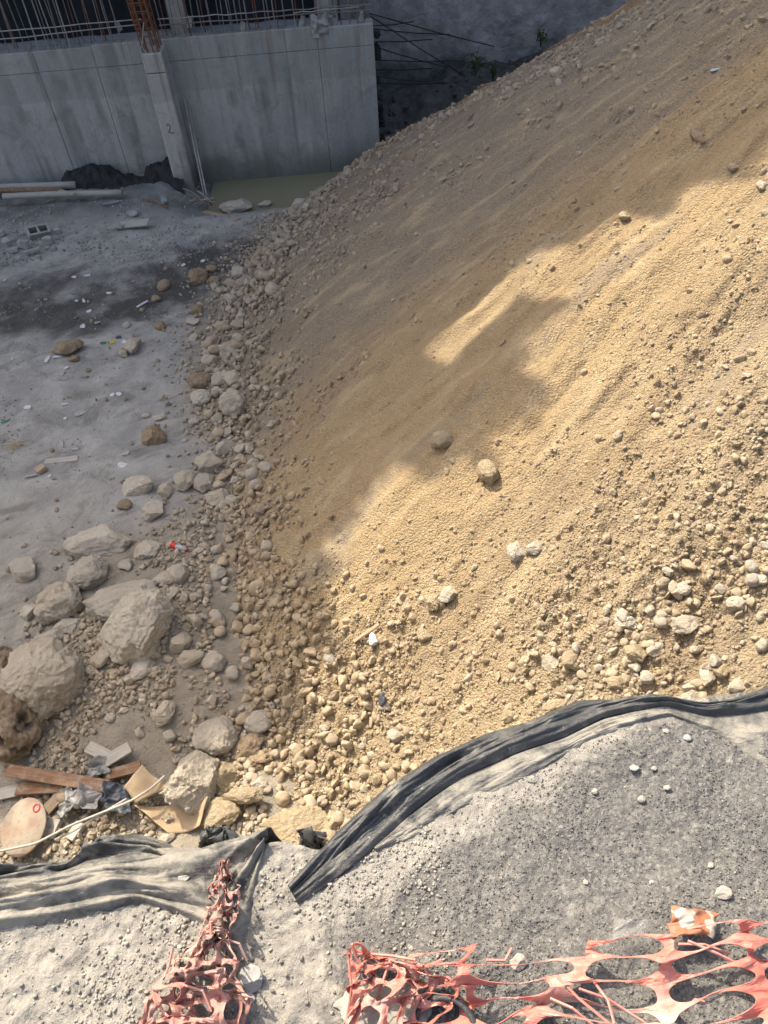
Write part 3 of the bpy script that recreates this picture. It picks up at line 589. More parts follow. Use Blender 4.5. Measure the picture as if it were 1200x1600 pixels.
def rock(px, py, w, h, mat, label, style='round', name='rock', cat='rock', group=None, sub=4, rot=None, sink=0.30, flat=None, lift=0.0, tilt=0.0, z=None):
    """a rock whose outline is about w x h photo pixels, resting at that place on the ground"""
    _rid[0] += 1; s = _rid[0]; r = np.random.default_rng(s)
    g = hit(px, py + h * 0.22) if z is None else at(px, py + h * .22, z)
    m = depth(g) / FPX; W = w * m
    d = g - CAMP; e = math.atan2(-d[2], math.hypot(d[0], d[1]))                 # how steeply it is looked down on
    Hh = h * m; fl = flat if flat is not None else 0.72
    Dp = Hh / math.hypot(math.sin(e), fl * math.cos(e)); Zz = fl * min(Dp, W) if flat is None else fl * Dp
    me = rockmesh(name, (W, Dp, Zz), s, style, sub)
    o = link(name, me, mat, smooth=True)
    o.location = (g[0], g[1] + 0.05 * Dp, g[2] + Zz * (0.5 - sink) + lift); o.rotation_euler = (0, tilt, r.uniform(-.25, .25) if rot is None else rot)
    tag(o, label, cat, group); return o

R_ = rock
R_(72, 1056, 132, 122, M_TAN, 'massive tan boulder beside the dark cavernous rock', 'round', sub=6, name='boulder', cat='boulder', rot=.1, flat=.8)
R_(26, 1112, 102, 130, M_CAVE, 'dark cavernous rock full of holes at the left edge of the photo', 'cave', sub=6, name='boulder', cat='boulder', rot=.2, flat=.85)
R_(8, 1040, 60, 70, M_CAVE, 'dark cavernous rock half hidden behind the massive tan boulder', 'cave', sub=5, name='boulder', cat='boulder', flat=.8)
R_(190, 935, 118, 62, M_GREY, 'flat grey boulder lying behind the big pale round boulder', 'slab', sub=5, name='boulder', cat='boulder', rot=.15, flat=.55)
R_(218, 972, 114, 112, M_PALE, 'big pale rough boulder in the middle of the rubble', 'angular', sub=6, name='boulder', cat='boulder', rot=.0, flat=.8)
R_(155, 845, 106, 52, M_PALE, 'long pale boulder lying across the top of the rubble heap', 'slab', sub=5, name='boulder', cat='boulder', rot=-.12, flat=.75)
R_(232, 858, 46, 30, M_PALE, 'pale rounded rock touching the end of the long pale boulder', sub=5)
R_(140, 892, 66, 56, M_GREY, 'grey boulder tucked beneath the long pale boulder', 'round', sub=5, name='boulder', cat='boulder')
R_(97, 933, 78, 66, M_TAN, 'smooth rounded tan boulder with pebbles on top', 'round', sub=5, name='boulder', cat='boulder', flat=.8)
R_(39, 886, 42, 46, M_GREY, 'grey rock standing alone at the left rim of the rubble heap', 'angular', rot=.7)
R_(48, 953, 28, 28, M_PALE, 'small pale rock left of the smooth rounded boulder', 'angular')
R_(105, 975, 44, 26, M_PALE, 'pale knobbly rock in front of the smooth rounded boulder', 'angular', sub=5)
R_(198, 881, 26, 22, M_GREY, 'small wedge rock between the long boulder and the grey slab', 'angular')
R_(256, 904, 38, 22, M_TAN, 'flat tan rock by the upper right of the big pale boulder', 'slab')
R_(279, 896, 36, 34, M_GREY, 'leaning grey slab beside the flat tan rock', 'slab')
R_(270, 925, 20, 24, M_PALE, 'small pale knob of rock right of the flat grey boulder', 'angular')
R_(78, 998, 64, 30, M_GREY, 'dusty grey rock behind the massive tan boulder', 'slab', sub=5)
R_(220, 1040, 50, 34, M_PALE, 'pale wedge-shaped rock pointing up at the big pale boulder', 'slab', rot=.85, flat=.6)
R_(145, 1048, 30, 17, M_PALE, 'small flat pale stone right of the massive tan boulder', 'slab', rot=-.4)
R_(160, 1030, 34, 28, M_TAN, 'tan rock between the massive boulder and the big pale boulder', 'angular')
R_(283, 1000, 36, 32, M_TAN, 'tan rock against the right side of the big pale boulder', 'angular')
R_(300, 1025, 44, 30, M_TAN, 'low buff rock right of the pale wedge-shaped rock', 'slab')
R_(335, 1031, 40, 36, M_GREY, 'rounded grey rock at the edge of the fine rubble', 'round')
R_(256, 1108, 42, 42, M_TAN, 'angular tan rock alone on the grey dust below the boulders', 'angular', sub=5)
R_(340, 1147, 72, 58, M_GREY, 'large grey round boulder in the lower rubble', 'round', sub=5, name='boulder', cat='boulder')
R_(404, 1126, 46, 38, M_GREY, 'grey rock behind the brown split rock', 'round')
R_(390, 1164, 60, 44, M_BROWN, 'brown split rock with a flat broken face', 'slab', sub=5, rot=.5)
R_(407, 1187, 46, 26, M_BROWN, 'brown rock riddled with holes below the split rock', 'cave', sub=5)
R_(300, 1216, 88, 92, M_GREY, 'big upright rough boulder above the cardboard', 'angular', sub=6, name='boulder', cat='boulder', flat=.9)
R_(347, 1212, 62, 50, M_YELLOW, 'yellowish boulder leaning on the big upright boulder', 'angular', sub=5, name='boulder', cat='boulder')
R_(346, 1268, 66, 50, M_YELLOW, 'bright broken block of pale yellow stone', 'angular', sub=5, rot=.3)
R_(384, 1247, 66, 26, M_YELLOW, 'flat yellow stone on top of the bright broken block', 'slab', sub=5, lift=.12)
R_(468, 1292, 120, 76, M_YELLOW, 'big sunlit yellow boulder beside the hanging black sheet', 'slab', sub=6, name='boulder', cat='boulder', rot=.35, flat=.7)
R_(264, 1272, 28, 26, M_TAN, 'tan knob of stone lying on the cardboard', 'cave')
R_(262, 1305, 30, 20, M_TAN, 'small tan stone at the bottom corner of the cardboard', 'angular')
R_(404, 1222, 34, 28, M_GREY, 'dark grey stone right of the yellowish boulder', 'angular')
R_(520, 1290, 44, 26, M_YELLOW, 'small yellow stone between the big sunlit boulder and the black fold', 'angular')
R_(108, 543, 52, 30, M_BROWN, 'oblong brown rock with white plastic scraps beside it', 'slab', sub=5)
R_(116, 561, 20, 12, M_BROWN, 'small brown stone tucked under the oblong brown rock', 'angular')
R_(207, 540, 30, 30, M_TAN, 'brown rock with a white patch among litter', 'angular')
R_(194, 546, 18, 24, M_TAN, 'small rock stuck to the side of the rock with litter', 'angular')
R_(256, 444, 21, 22, M_BROWN, 'lone round brown rock on the dark wet ground', 'round')
R_(312, 433, 30, 30, M_BROWN, 'big round reddish-brown rock at the far end of the rubble toe', 'round', sub=5, flat=.9)
R_(331, 420, 18, 14, M_BROWN, 'small brown stone behind the round reddish-brown rock', 'round')
R_(335, 437, 18, 15, M_BROWN, 'small brown stone right of the round reddish-brown rock', 'round')
R_(336, 446, 13, 11, M_TAN, 'tiny tan stone in front of the round reddish-brown rock', 'round')
R_(308, 483, 20, 18, M_BROWN, 'round brown stone on pale dust, upper one of a loose pair', 'round')
R_(251, 509, 19, 16, M_BROWN, 'round brown stone alone in the middle of the pale dust', 'round')
R_(199, 507, 13, 13, M_TAN, 'little stone above the rock with litter', 'round')
R_(245, 467, 17, 12, M_BROWN, 'brown stone beside a white stick', 'angular')
R_(223, 484, 10, 8, M_BROWN, 'tiny brown stone below the white stick', 'round')
R_(302, 503, 22, 14, M_TAN, 'tan stone just under the loose pair of brown stones', 'angular')
R_(303, 525, 16, 17, M_TAN, 'upright tan stone left of the stranded grey slab', 'angular')
R_(328, 563, 28, 18, M_TAN, 'tan rock at the left end of the toe cluster', 'slab')
R_(313, 594, 42, 28, M_BROWN, 'broad brown rock lying on the pale round rock', 'round', sub=5)
R_(315, 620, 36, 28, M_PALE, 'pale round rock at the foot of the toe cluster', 'round', sub=5)
R_(343, 591, 26, 28, M_TAN, 'tan rock between the broad brown rock and the slope', 'round')
R_(364, 588, 26, 32, M_TAN, 'tall tan rock leaning on the slope toe', 'round')
R_(338, 611, 18, 16, M_GREY, 'small grey stone wedged in the toe cluster', 'round')
R_(366, 630, 44, 46, M_TAN, 'large egg-shaped tan boulder against the brown slope', 'round', sub=5, name='boulder', cat='boulder', flat=.9)
R_(360, 545, 34, 32, M_TAN, 'pointed tan rock above the tall tan rock', 'angular')
R_(332, 546, 40, 16, M_GREY, 'stranded grey concrete slab lying at the toe', 'slab', rot=-.3, flat=.3)
R_(240, 680, 40, 36, M_BROWN, 'lone brown rock standing on the pale dust', 'angular', sub=5, rot=.7)
R_(303, 659, 18, 12, M_TAN, 'small tan stone right of the lone brown rock', 'round')
R_(229, 649, 16, 10, M_TAN, 'small tan stone behind the lone brown rock', 'angular')
R_(248, 651, 22, 10, M_GREY, 'flat grey stone behind the lone brown rock', 'slab', flat=.3)
R_(352, 697, 30, 32, M_GREY, 'grey rock high in the middle toe cluster', 'angular')
R_(328, 722, 46, 36, M_TAN, 'dusty cone-shaped rock in the middle toe cluster', 'slab', sub=5)
R_(290, 748, 38, 36, M_TAN, 'round tan rock at the left of the middle toe cluster', 'round', sub=5)
R_(319, 752, 34, 34, M_GREY, 'round grey rock right of the round tan rock', 'round', sub=5)
R_(341, 776, 40, 32, M_TAN, 'broad tan rock at the bottom of the middle toe cluster', 'angular', sub=5)
R_(216, 757, 54, 32, M_PALE, 'pale dusty slab of rock by the middle toe cluster', 'slab', sub=5)
R_(259, 764, 30, 26, M_TAN, 'tan rock between the pale dusty slab and the round tan rock', 'angular')
R_(195, 787, 24, 20, M_BROWN, 'small brown stone below the pale dusty slab', 'slab')
R_(240, 796, 36, 34, M_PALE, 'pale pitted rock above the long pale boulder', 'angular', sub=5)
R_(369, 322, 52, 22, M_TAN, 'flat rock sitting in the puddle', 'angular', sub=5, z=-0.27)
R_(414, 318, 24, 12, M_GREY, 'low dark stone breaking the surface of the puddle', 'angular', z=-0.29)
R_(690, 684, 38, 30, M_YELLOW, 'half-buried boulder at the end of its slide track in the shade', 'round', sub=5, name='boulder', cat='boulder', sink=.3, flat=.6)
R_(763, 738, 34, 42, M_YELLOW, 'lone sunlit boulder on the slope below the shadow edge', 'round', sub=5, name='boulder', cat='boulder', sink=.2, flat=.8)
R_(975, 337, 18, 16, M_YELLOW, 'stone at the shadow edge high on the slope', 'round')
R_(707, 718, 10, 14, M_YELLOW, 'small stone beside the lone sunlit boulder', 'round')
R_(679, 938, 36, 30, M_YELLOW, 'sunlit yellow block in the mid slope rubble', 'angular', sub=5)
R_(700, 925, 36, 28, M_TAN, 'crumbly tan block beside the sunlit yellow block', 'angular', sub=5)
R_(663, 990, 28, 20, M_YELLOW, 'loaf-shaped stone below the sunlit yellow block', 'slab', rot=-.6)
R_(979, 968, 40, 26, M_PALE, 'pale flat-topped rock in the right-hand rubble', 'slab', sub=5)
R_(1072, 975, 48, 32, M_TAN, 'tan slab right of the pale flat-topped rock', 'slab', sub=5)
R_(995, 1017, 40, 30, M_YELLOW, 'yellow rock below the pale flat-topped rock', 'angular', sub=5)
R_(1024, 1012, 36, 20, M_TAN, 'tan wedge joined to the yellow rock', 'slab', rot=.5)
R_(966, 1064, 44, 22, M_YELLOW, 'long yellow stone just above the black sheet', 'slab', rot=-.3)
R_(1104, 1050, 24, 36, M_TAN, 'upright tan rock near the right end of the black sheet', 'angular')
R_(1126, 1046, 24, 24, M_YELLOW, 'bright yellow stone leaning on the upright tan rock', 'angular')
R_(1080, 1088, 44, 28, M_TAN, 'broad tan rock touching the black sheet', 'slab')
R_(1150, 1070, 34, 22, M_TAN, 'tan rock in the corner between upright rock and black sheet', 'angular')
R_(892, 1030, 36, 34, M_YELLOW, 'yellow lump at the upper end of the hollow on the slope', 'angular', sub=5)
R_(860, 1035, 30, 24, M_TAN, 'tan lump left of the yellow lump above the hollow', 'angular')
R_(870, 1100, 50, 20, M_YELLOW, 'low yellow slab half buried by the black sheet', 'slab', sub=5)
R_(795, 1116, 26, 20, M_YELLOW, 'small bright stone at the rim of the black fold', 'angular')
R_(1068, 918, 24, 20, M_PALE, 'pale round stone high in the right-hand rubble', 'round')
R_(1150, 940, 34, 26, M_TAN, 'round tan stone at the right margin of the rubble', 'round')
R_(1190, 905, 22, 16, M_PALE, 'pale stone at the very right edge of the photo', 'round')
R_(1145, 262, 16, 12, M_YELLOW, 'stone on the crest of the sunlit mound', 'angular')
R_(1190, 288, 16, 20, M_TAN, 'round stone near the crest at the right edge', 'round')
R_(868, 113, 22, 16, M_TAN, 'tan stone high on the shaded slope', 'angular')
R_(1090, 205, 20, 44, M_BROWN, 'reddish lump of earth in the upper right shade', 'round', sink=.35)
R_(805, 858, 30, 36, M_GREY, 'grey crumbly block on the sunlit slope', 'angular', sub=5)
R_(838, 855, 40, 22, M_TAN, 'dusty tan slab beside the grey crumbly block', 'slab', sub=5)

# ---- middle-sized stones of the toe and the right-hand rubble: alike, so they share labels by place
_mid = [rockmesh('stone', (1, .85, .7), 900 + i, 'angular' if i % 3 else 'round', 3) for i in range(12)]
for i, me in enumerate(_mid): me.polygons.foreach_set('use_smooth', np.ones(len(me.polygons), bool))
_mm = [M_CLOD, M_TAN, M_GREY, M_FCLOD]
_mid = [[me.copy() for me in _mid] for _ in _mm]
for j, mat in enumerate(_mm):
    for me in _mid[j]: me.materials.append(mat)
def stone(x, y, s, label, group, rnd):
    o = bpy.data.objects.new('stone', rnd.choice(_mid[rnd.randrange(len(_mm))])); COL.objects.link(o)
    sc = Vector((s * rnd.uniform(.9, 1.2), s * rnd.uniform(.85, 1.15), s * rnd.uniform(.8, 1.1))); o.scale = sc
    o.rotation_euler = (rnd.uniform(-.4, .4), rnd.uniform(-.4, .4), rnd.uniform(0, 6.28))
    o.location = (x, y, float(terrain(x, y, False)) + 0.2 * s); tag(o, label, 'stone', group)
rnd = random.Random(5)
def near_toe(y0, y1, n, smin, smax, hi, label, group):
    k = 0; tries = 0
    while k < n and tries < 9000:
        tries += 1; y = rnd.uniform(y0, y1); x = rnd.uniform(-3.0, 1.8); z = float(pile_smooth(x, y)[0])
        if not (-0.10 < z < hi): continue
        if rnd.random() > 1.15 - z / hi: continue
        s = smin + (smax - smin) * rnd.random() ** 1.8
        stone(x, y, s, label, group, rnd); k += 1
near_toe(9.5, 14.5, 56, 0.12, 0.30, 0.65, 'brownish stone in the far rubble band between puddle and pale dust', 'stones at the far toe of the slope')
near_toe(6.2, 9.5, 58, 0.09, 0.22, 0.45, 'tan stone in the rubble band along the middle of the slope toe', 'stones at the middle toe of the slope')
near_toe(4.2, 6.2, 45, 0.07, 0.20, 0.5, 'dusty stone between the boulders and the shaded foot of the slope', 'stones beside the boulders')
near_toe(2.3, 4.2, 55, 0.06, 0.17, 0.8, 'stone in the lower rubble between the boulders and the black sheet', 'stones in the lower rubble')
for _ in range(42):
    stone(rnd.uniform(-3.9, -1.7), rnd.uniform(2.7, 6.0), 0.06 + 0.12 * rnd.random() ** 1.6, 'dusty stone packed in the gaps among the big boulders', 'stones among the boulders', rnd)
k_ = 0
while k_ < 44:
    px_, py_ = rnd.uniform(860, 1200), rnd.uniform(850, 1080)
    if py_ < 1480 - 0.62 * px_ + rnd.uniform(-40, 90): continue
    g = hit(px_, py_); stone(g[0], g[1], 0.05 + 0.09 * rnd.random() ** 2, 'sunlit clod in the right-hand rubble above the black sheet', 'clods in the right-hand rubble', rnd); k_ += 1

# ---- scatter: crumbs and pebbles nobody could count
PROTO = bpy.data.collections.new('pebble_shapes')
def protos(tagname, mat, n, seed, style, sub):
    c = bpy.data.collections.new(tagname); out = []
    for i in range(n):
        me = rockmesh('pebble', (1, .86, .72), seed + i, style if i % 3 else 'round', sub, 1.5); me.materials.append(mat); me.polygons.foreach_set('use_smooth', np.ones(len(me.polygons), bool))
        c.objects.link(bpy.data.objects.new('pebble_shape', me))
    return c
C_CLOD = protos('clod_shapes', M_CLOD, 8, 700, 'angular', 3); C_FCLOD = protos('floor_clod_shapes', M_FCLOD, 8, 720, 'angular', 3)
def scatter(name, P, S, coll, n, label, cat, seed):
    r = np.random.default_rng(seed); N = len(P); me = bpy.data.meshes.new(name); me.vertices.add(N); me.vertices.foreach_set('co', P.astype(np.float32).ravel())
    a = me.attributes.new('rot', 'FLOAT_VECTOR', 'POINT'); a.data.foreach_set('vector', r.uniform(0, 6.28, (N, 3)).astype(np.float32).ravel())
    s = S[:, None] * r.uniform(.7, 1.25, (N, 3)); a = me.attributes.new('scl', 'FLOAT_VECTOR', 'POINT'); a.data.foreach_set('vector', s.astype(np.float32).ravel())
    a = me.attributes.new('idx', 'INT', 'POINT'); a.data.foreach_set('value', r.integers(0, n, N).astype(np.int32))
    o = link(name, me); tag(o, label, cat, kind='stuff')
    g = bpy.data.node_groups.new(name + '_nodes', 'GeometryNodeTree'); g.interface.new_socket('Geometry', in_out='INPUT', socket_type='NodeSocketGeometry'); g.interface.new_socket('Geometry', in_out='OUTPUT', socket_type='NodeSocketGeometry')
    N_ = g.nodes; gi = N_.new('NodeGroupInput'); go = N_.new('NodeGroupOutput'); ip = N_.new('GeometryNodeInstanceOnPoints'); ci = N_.new('GeometryNodeCollectionInfo')
    ci.inputs['Collection'].default_value = coll; ci.inputs['Separate Children'].default_value = True; ci.inputs['Reset Children'].default_value = True
    def na(nm, t):
        q = N_.new('GeometryNodeInputNamedAttribute'); q.data_type = t; q.inputs['Name'].default_value = nm; return q.outputs['Attribute']
    g.links.new(gi.outputs[0], ip.inputs['Points']); g.links.new(ci.outputs[0], ip.inputs['Instance']); ip.inputs['Pick Instance'].default_value = True
    g.links.new(na('idx', 'INT'), ip.inputs['Instance Index']); g.links.new(na('rot', 'FLOAT_VECTOR'), ip.inputs['Rotation']); g.links.new(na('scl', 'FLOAT_VECTOR'), ip.inputs['Scale'])
    g.links.new(ip.outputs[0], go.inputs[0]); md = o.modifiers.new('scatter', 'NODES'); md.node_group = g
    return o
def pile_points(N, seed, dens, x0=-2.9, x1=5.2, y0=1.6, y1=16.5):
    r = np.random.default_rng(seed); x = r.uniform(x0, x1, N); y = r.uniform(y0, y1, N)
    z, rr, th = pile_smooth(x, y); k = r.uniform(0, 1, N) < dens(x, y, z, rr, th); x = x[k]; y = y[k]
    return np.stack([x, y, pile_z(x, y)], -1), x, y, z[k], rr[k], th[k], r
def clump(x, y, th, rr, s): return sst(-0.02, 0.34, fbm(th * 9 * 1.1, rr * 0.42, s, 3) + 0.6 * fbm(x * 1.7, y * 1.7, s + 5, 3))
def lowright(x, y, z, th): return sst(-0.45, -0.75, th) * sst(5.6, 4.2, y)
def d_big(x, y, z, rr, th):
    band = np.exp(-np.maximum(z - 0.1, 0) / (0.28 + 0.35 * sst(5.0, 3.2, y) + 0.2 * sst(9, 12, y))) * (z > -0.12)
    return np.clip(band * (0.45 + 0.5 * clump(x, y, th, rr, 2)) + 0.55 * lowright(x, y, z, th) * clump(x, y, th, rr, 5) + 0.07 * clump(x, y, th, rr, 9) + 0.20 * clump(x, y, th, rr, 44) * sst(-.15, .1, th) * sst(.62, .4, th) + 0.35 * sst(5.4, 3.6, y) * sst(2.2, 1.2, z) * clump(x, y, th, rr, 12), 0, 1)
P, x, y, z, rr, th, r = pile_points(60000, 1, d_big)
S = 0.032 + 0.10 * r.uniform(0, 1, len(P)) ** 2.1; S *= 1 + 0.35 * sst(8, 13, y)
S = np.where(z > 0.7, S * 0.75, S); P[:, 2] += S * (0.02 + 0.22 * sst(1.2, .3, z))
scatter('rubble', P, S, C_CLOD, 8, 'loose stones and clods thick along the foot of the slope', 'rubble', 2)
def d_mid(x, y, z, rr, th):
    sm = 1 - 0.85 * sst(1.5, 2.3, z) * sst(-.75, -.55, th) * sst(.05, -.15, th)      # the upper sunlit face is mostly fine dust
    return sm * np.clip((0.015 + 0.95 * clump(x, y, th, rr, 15)) * (0.6 + 0.4 * np.exp(-np.maximum(z, 0) / 1.2)) + 0.35 * lowright(x, y, z, th), 0, 1) * (z > -0.1)
P, x, y, z, rr, th, r = pile_points(130000, 3, d_mid); S = 0.015 + 0.034 * r.uniform(0, 1, len(P)) ** 2.5; S *= 1 + 0.4 * sst(7, 14, y); P[:, 2] += S * 0.04
scatter('pebbles', P, S, C_CLOD, 8, 'pebbles and crumbs strewn in streaks down the dirt slope', 'pebbles', 4)
P, x, y, z, rr, th, r = pile_points(130000, 6, lambda x, y, z, rr, th: (0.06 + 0.9 * clump(x, y, th, rr, 15)) * (z > 0) * (1 - .7 * sst(1.6, 2.4, z)) * sst(13, 8, y)); S = 0.007 + 0.012 * r.uniform(0, 1, len(P)) ** 2
scatter('crumbs', P, S, C_CLOD, 8, 'fine earth crumbs over the near half of the dirt slope', 'crumbs', 7)
# floor rubble round the boulders and thinning outwards
r = np.random.default_rng(8); N = 90000; x = r.uniform(-4.8, -0.6, N); y = r.uniform(2.0, 14.0, N); zz = pile_smooth(x, y)[0]
dt = np.maximum(-zz, 0) / 0.6
near = sst(6.6, 5.0, y) * sst(-4.4, -3.0, x)
dn = np.clip(0.8 * np.exp(-dt / 0.22) + near * 0.8 * sst(-0.35, 0.2, fbm(x * 1.5, y * 1.5, 3, 3)) + 0.008, 0, 1) * (zz < 0.02)
k = r.uniform(0, 1, N) < dn; x = x[k]; y = y[k]; S = 0.010 + 0.085 * r.uniform(0, 1, len(x)) ** 3.4
P = np.stack([x, y, floor_z(x, y) + S * 0.15], -1); scatter('floor_rubble', P, S, C_FCLOD, 8, 'gravel and crumbs scattered round the boulders on the pit floor', 'rubble', 9)
# grit on the grey floor
M_GRIT = simple('floor_grit', (0.16, 0.155, 0.145), (0.40, 0.39, 0.37), 2, 0.9, 0.0, vec='pos'); C_GRIT = protos('grit_shapes', M_GRIT, 5, 760, 'angular', 2)
N = 26000; x = r.uniform(-7.6, -1.9, N); y = r.uniform(2.4, 15.6, N); k = r.uniform(0, 1, N) < 0.04 + 0.9 * sst(0.05, 0.45, fbm(x * .9, y * .9, 77, 4)); x = x[k]; y = y[k]; S = (0.009 + 0.032 * r.uniform(0, 1, len(x)) ** 3.5) * (1 + .8 * sst(9, 14, y))
scatter('floor_grit', np.stack([x, y, floor_z(x, y) + S * .1], -1), S, C_GRIT, 5, 'grey grit and specks over the pit floor', 'grit', 12)
# rubble in the dark gap
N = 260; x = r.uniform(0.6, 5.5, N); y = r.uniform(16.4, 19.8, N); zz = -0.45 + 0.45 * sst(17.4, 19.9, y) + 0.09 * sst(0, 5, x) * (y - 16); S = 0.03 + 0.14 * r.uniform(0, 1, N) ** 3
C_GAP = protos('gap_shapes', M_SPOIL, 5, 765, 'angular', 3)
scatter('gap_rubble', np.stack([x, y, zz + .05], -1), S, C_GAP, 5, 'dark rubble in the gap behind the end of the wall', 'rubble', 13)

# =================================================================== THINGS ON THE PIT FLOOR
def solid(o, t, off=0.0):
    m = o.modifiers.new('thickness', 'SOLIDIFY'); m.thickness = t; m.offset = off; return o
def ridged(x, y, s, o=3):
    t = 0; a = 1.0; n = 0
    for k in range(o): t = t + a * (1 - np.abs(vn2(x * 2.0 ** k + 3.7 * k, y * 2.0 ** k - 5.1 * k, s + k)) * 2); n += a; a *= .5
    return t / n
def patch(name, quad, hts, mat, nu=24, nv=20, crumple=0.0, freq=2.0, bend=0.0, thick=0.004, z0=None, seed=1, parent=None, smooth=True, ragged=0.0):
    """sheet over four photo points (clockwise from upper left), each lifted off the ground there"""
    C = []
    for (px, py), h in zip(quad, hts):
        g = hit(px, py) if z0 is None else at(px, py, z0); C.append(at(px, py, g[2] + h))
    C = np.array(C); u, v = np.meshgrid(np.linspace(0, 1, nu), np.linspace(0, 1, nv))
    if ragged:
        u = u + ragged * vn2(u * 5, v * 5, seed + 30) * 1.0; v = v + ragged * vn2(u * 5 + 9, v * 5, seed + 31)
    Pw = (C[0][None, None] * ((1 - u) * (1 - v))[..., None] + C[1] * (u * (1 - v))[..., None] + C[2] * (u * v)[..., None] + C[3] * ((1 - u) * v)[..., None])
    sz = np.linalg.norm(C[1] - C[0]); 
    d = crumple * (ridged(u * freq, v * freq, seed) - .3) + bend * (1 - (2 * u - 1) ** 2)
    Pw[..., 2] += d; Pw[..., 0] += crumple * .5 * vn2(u * freq * 2, v * freq * 2, seed + 7); Pw[..., 1] += crumple * .5 * vn2(u * freq * 2 + 5, v * freq * 2, seed + 8)
    o = link(name, gridmesh(name, Pw[::-1, :, 0], Pw[::-1, :, 1], Pw[::-1, :, 2]), mat, parent, smooth=smooth); solid(o, thick); return o
def board(px1, py1, px2, py2, wpx, t, mat, label, name='board', cat='board', l1=0.03, l2=0.03, group=None, roll=0.0):
    p = hit(px1, py1); q = hit(px2, py2); p = at(px1, py1, p[2] + l1); q = at(px2, py2, q[2] + l2); d = Vector(q - p); m = depth((p + q) / 2) / FPX
    V, Fc = boxverts(d.length, wpx * m * 1.08, t, b=min(.004, t * .2), warp=0.003, rnd=random); o = link(name, pymesh(name, V, Fc), mat)
    o.location = (p + q) / 2; o.rotation_euler = (Matrix.Rotation(0, 3, 'X') @ d.to_track_quat('X', 'Z').to_matrix() @ Matrix.Rotation(roll, 3, 'X')).to_euler(); tag(o, label, cat, group); return o

# timbers by the wall
def log(px1, py1, px2, py2, r, mat, label, l1=.08, l2=.08):
    p = at(px1, py1, .05 + l1); q = at(px2, py2, .0 + l2); pts = [Vector(p + (q - p) * t) + Vector((0, 0, .01 * math.sin(t * 5))) for t in np.linspace(0, 1, 9)]
    base = pts[0].copy(); o = tube('timber', [a - base for a in pts], r, mat, None, 8); o.location = base; tag(o, label, 'timber'); return o
log(-40, 296, 118, 288, .075, M_WOODG, 'thick pale timber lying against the wall, nearest the wall')
log(-40, 299, 100, 297, .055, M_WOODB, 'brown timber squeezed between two pale timbers')
log(5, 307, 190, 300, .06, M_WOODG, 'long pale timber in front of the others by the wall', .12, .12)
board(92, 298, 116, 303, 6, .03, M_WOODG, 'short splinter of wood lying over the timbers', l1=.2, l2=.2)
board(160, 319, 186, 314, 3, .02, M_CHIPG, 'thin pale stick on the mud below the timbers', 'stick', 'stick', .05, .05)
board(183, 356, 196, 346, 13, .03, M_CHIPG, 'grey scrap of sheet at the left end of the plywood', 'sheet_scrap', 'scrap', .08, .03)
board(186, 352, 232, 347, 14, .025, M_WOODG, 'pale plywood sheet propped on rubble before the column', 'plywood_sheet', 'plywood', .05, .14, roll=.25)
board(318, 332, 372, 344, 9, .06, M_WOODT, 'wet plank at the near rim of the puddle', 'plank', 'plank', .02, .02)
board(230, 312, 262, 324, 3, .03, M_WOODB, 'dark stick in the twigs before the column', 'stick', 'stick')
rr_ = random.Random(9)
tw = empty('twig_heap', tuple(at(297, 318, -.25))); tag(tw, 'heap of dry twigs at the foot of the column', 'twigs')
for i in range(22):
    a = Vector((rr_.uniform(-.5, .6), rr_.uniform(-.25, .2), rr_.uniform(0, .1))); b = a + Vector((rr_.uniform(-.35, .35), rr_.uniform(-.2, .2), rr_.uniform(.02, .30))); tube('twig', [a, (a + b) / 2 + Vector((0, 0, .03)), b], .011, M_WOODG if i % 3 else M_WOODB, tw, 4)
for (a, b, c, d, lab) in [(286, 145, 322, 318, 'thin steel rod leaning against the column side, left of the two'), (293, 160, 326, 320, 'thin steel rod leaning against the column side, right of the two')]:
    p = aty(a, b, 16.12); q = at(c, d, -.30); pts = [Vector(p + (q - p) * t) for t in (0, .5, 1)]; o = tube('steel_rod', [v - pts[2] for v in pts], .018, M_STEELL, None, 6); o.location = pts[2]; tag(o, lab, 'rod')
# hollow block and fragments
def hollow_block(px, py, rz):
    g = hit(px, py); V = []; Fc = []
    def bx(x0, x1, y0, y1, h):
        b = len(V); V.extend([(x0, y0, 0), (x1, y0, 0), (x1, y1, 0), (x0, y1, 0), (x0, y0, h), (x1, y0, h), (x1, y1, h), (x0, y1, h)]); Fc.extend([tuple(b + i for i in f) for f in ((3, 2, 1, 0), (4, 5, 6, 7), (0, 1, 5, 4), (1, 2, 6, 5), (2, 3, 7, 6), (3, 0, 4, 7))])
    bx(-.2, .2, -.1, -.065, .2); bx(-.2, .2, .065, .1, .2)
    for c in (-.182, 0, .182): bx(c - .018, c + .018, -.066, .066, .199)
    o = link('hollow_block', pymesh('hollow_block', V, Fc), M_CHIPG); o.location = (g[0], g[1], g[2] - .01); o.rotation_euler = (.5, .1, rz); tag(o, 'hollow concrete block lying on its side among grey fragments', 'block')
hollow_block(61, 368, .5)
def chip(px, py, w, h, mat, label, name='fragment', cat='fragment', group=None, flat=.35, rot=None, style='slab'): return rock(px, py, w, h, mat, label, style, name, cat, group, sub=3, flat=flat, rot=rot, sink=.12)
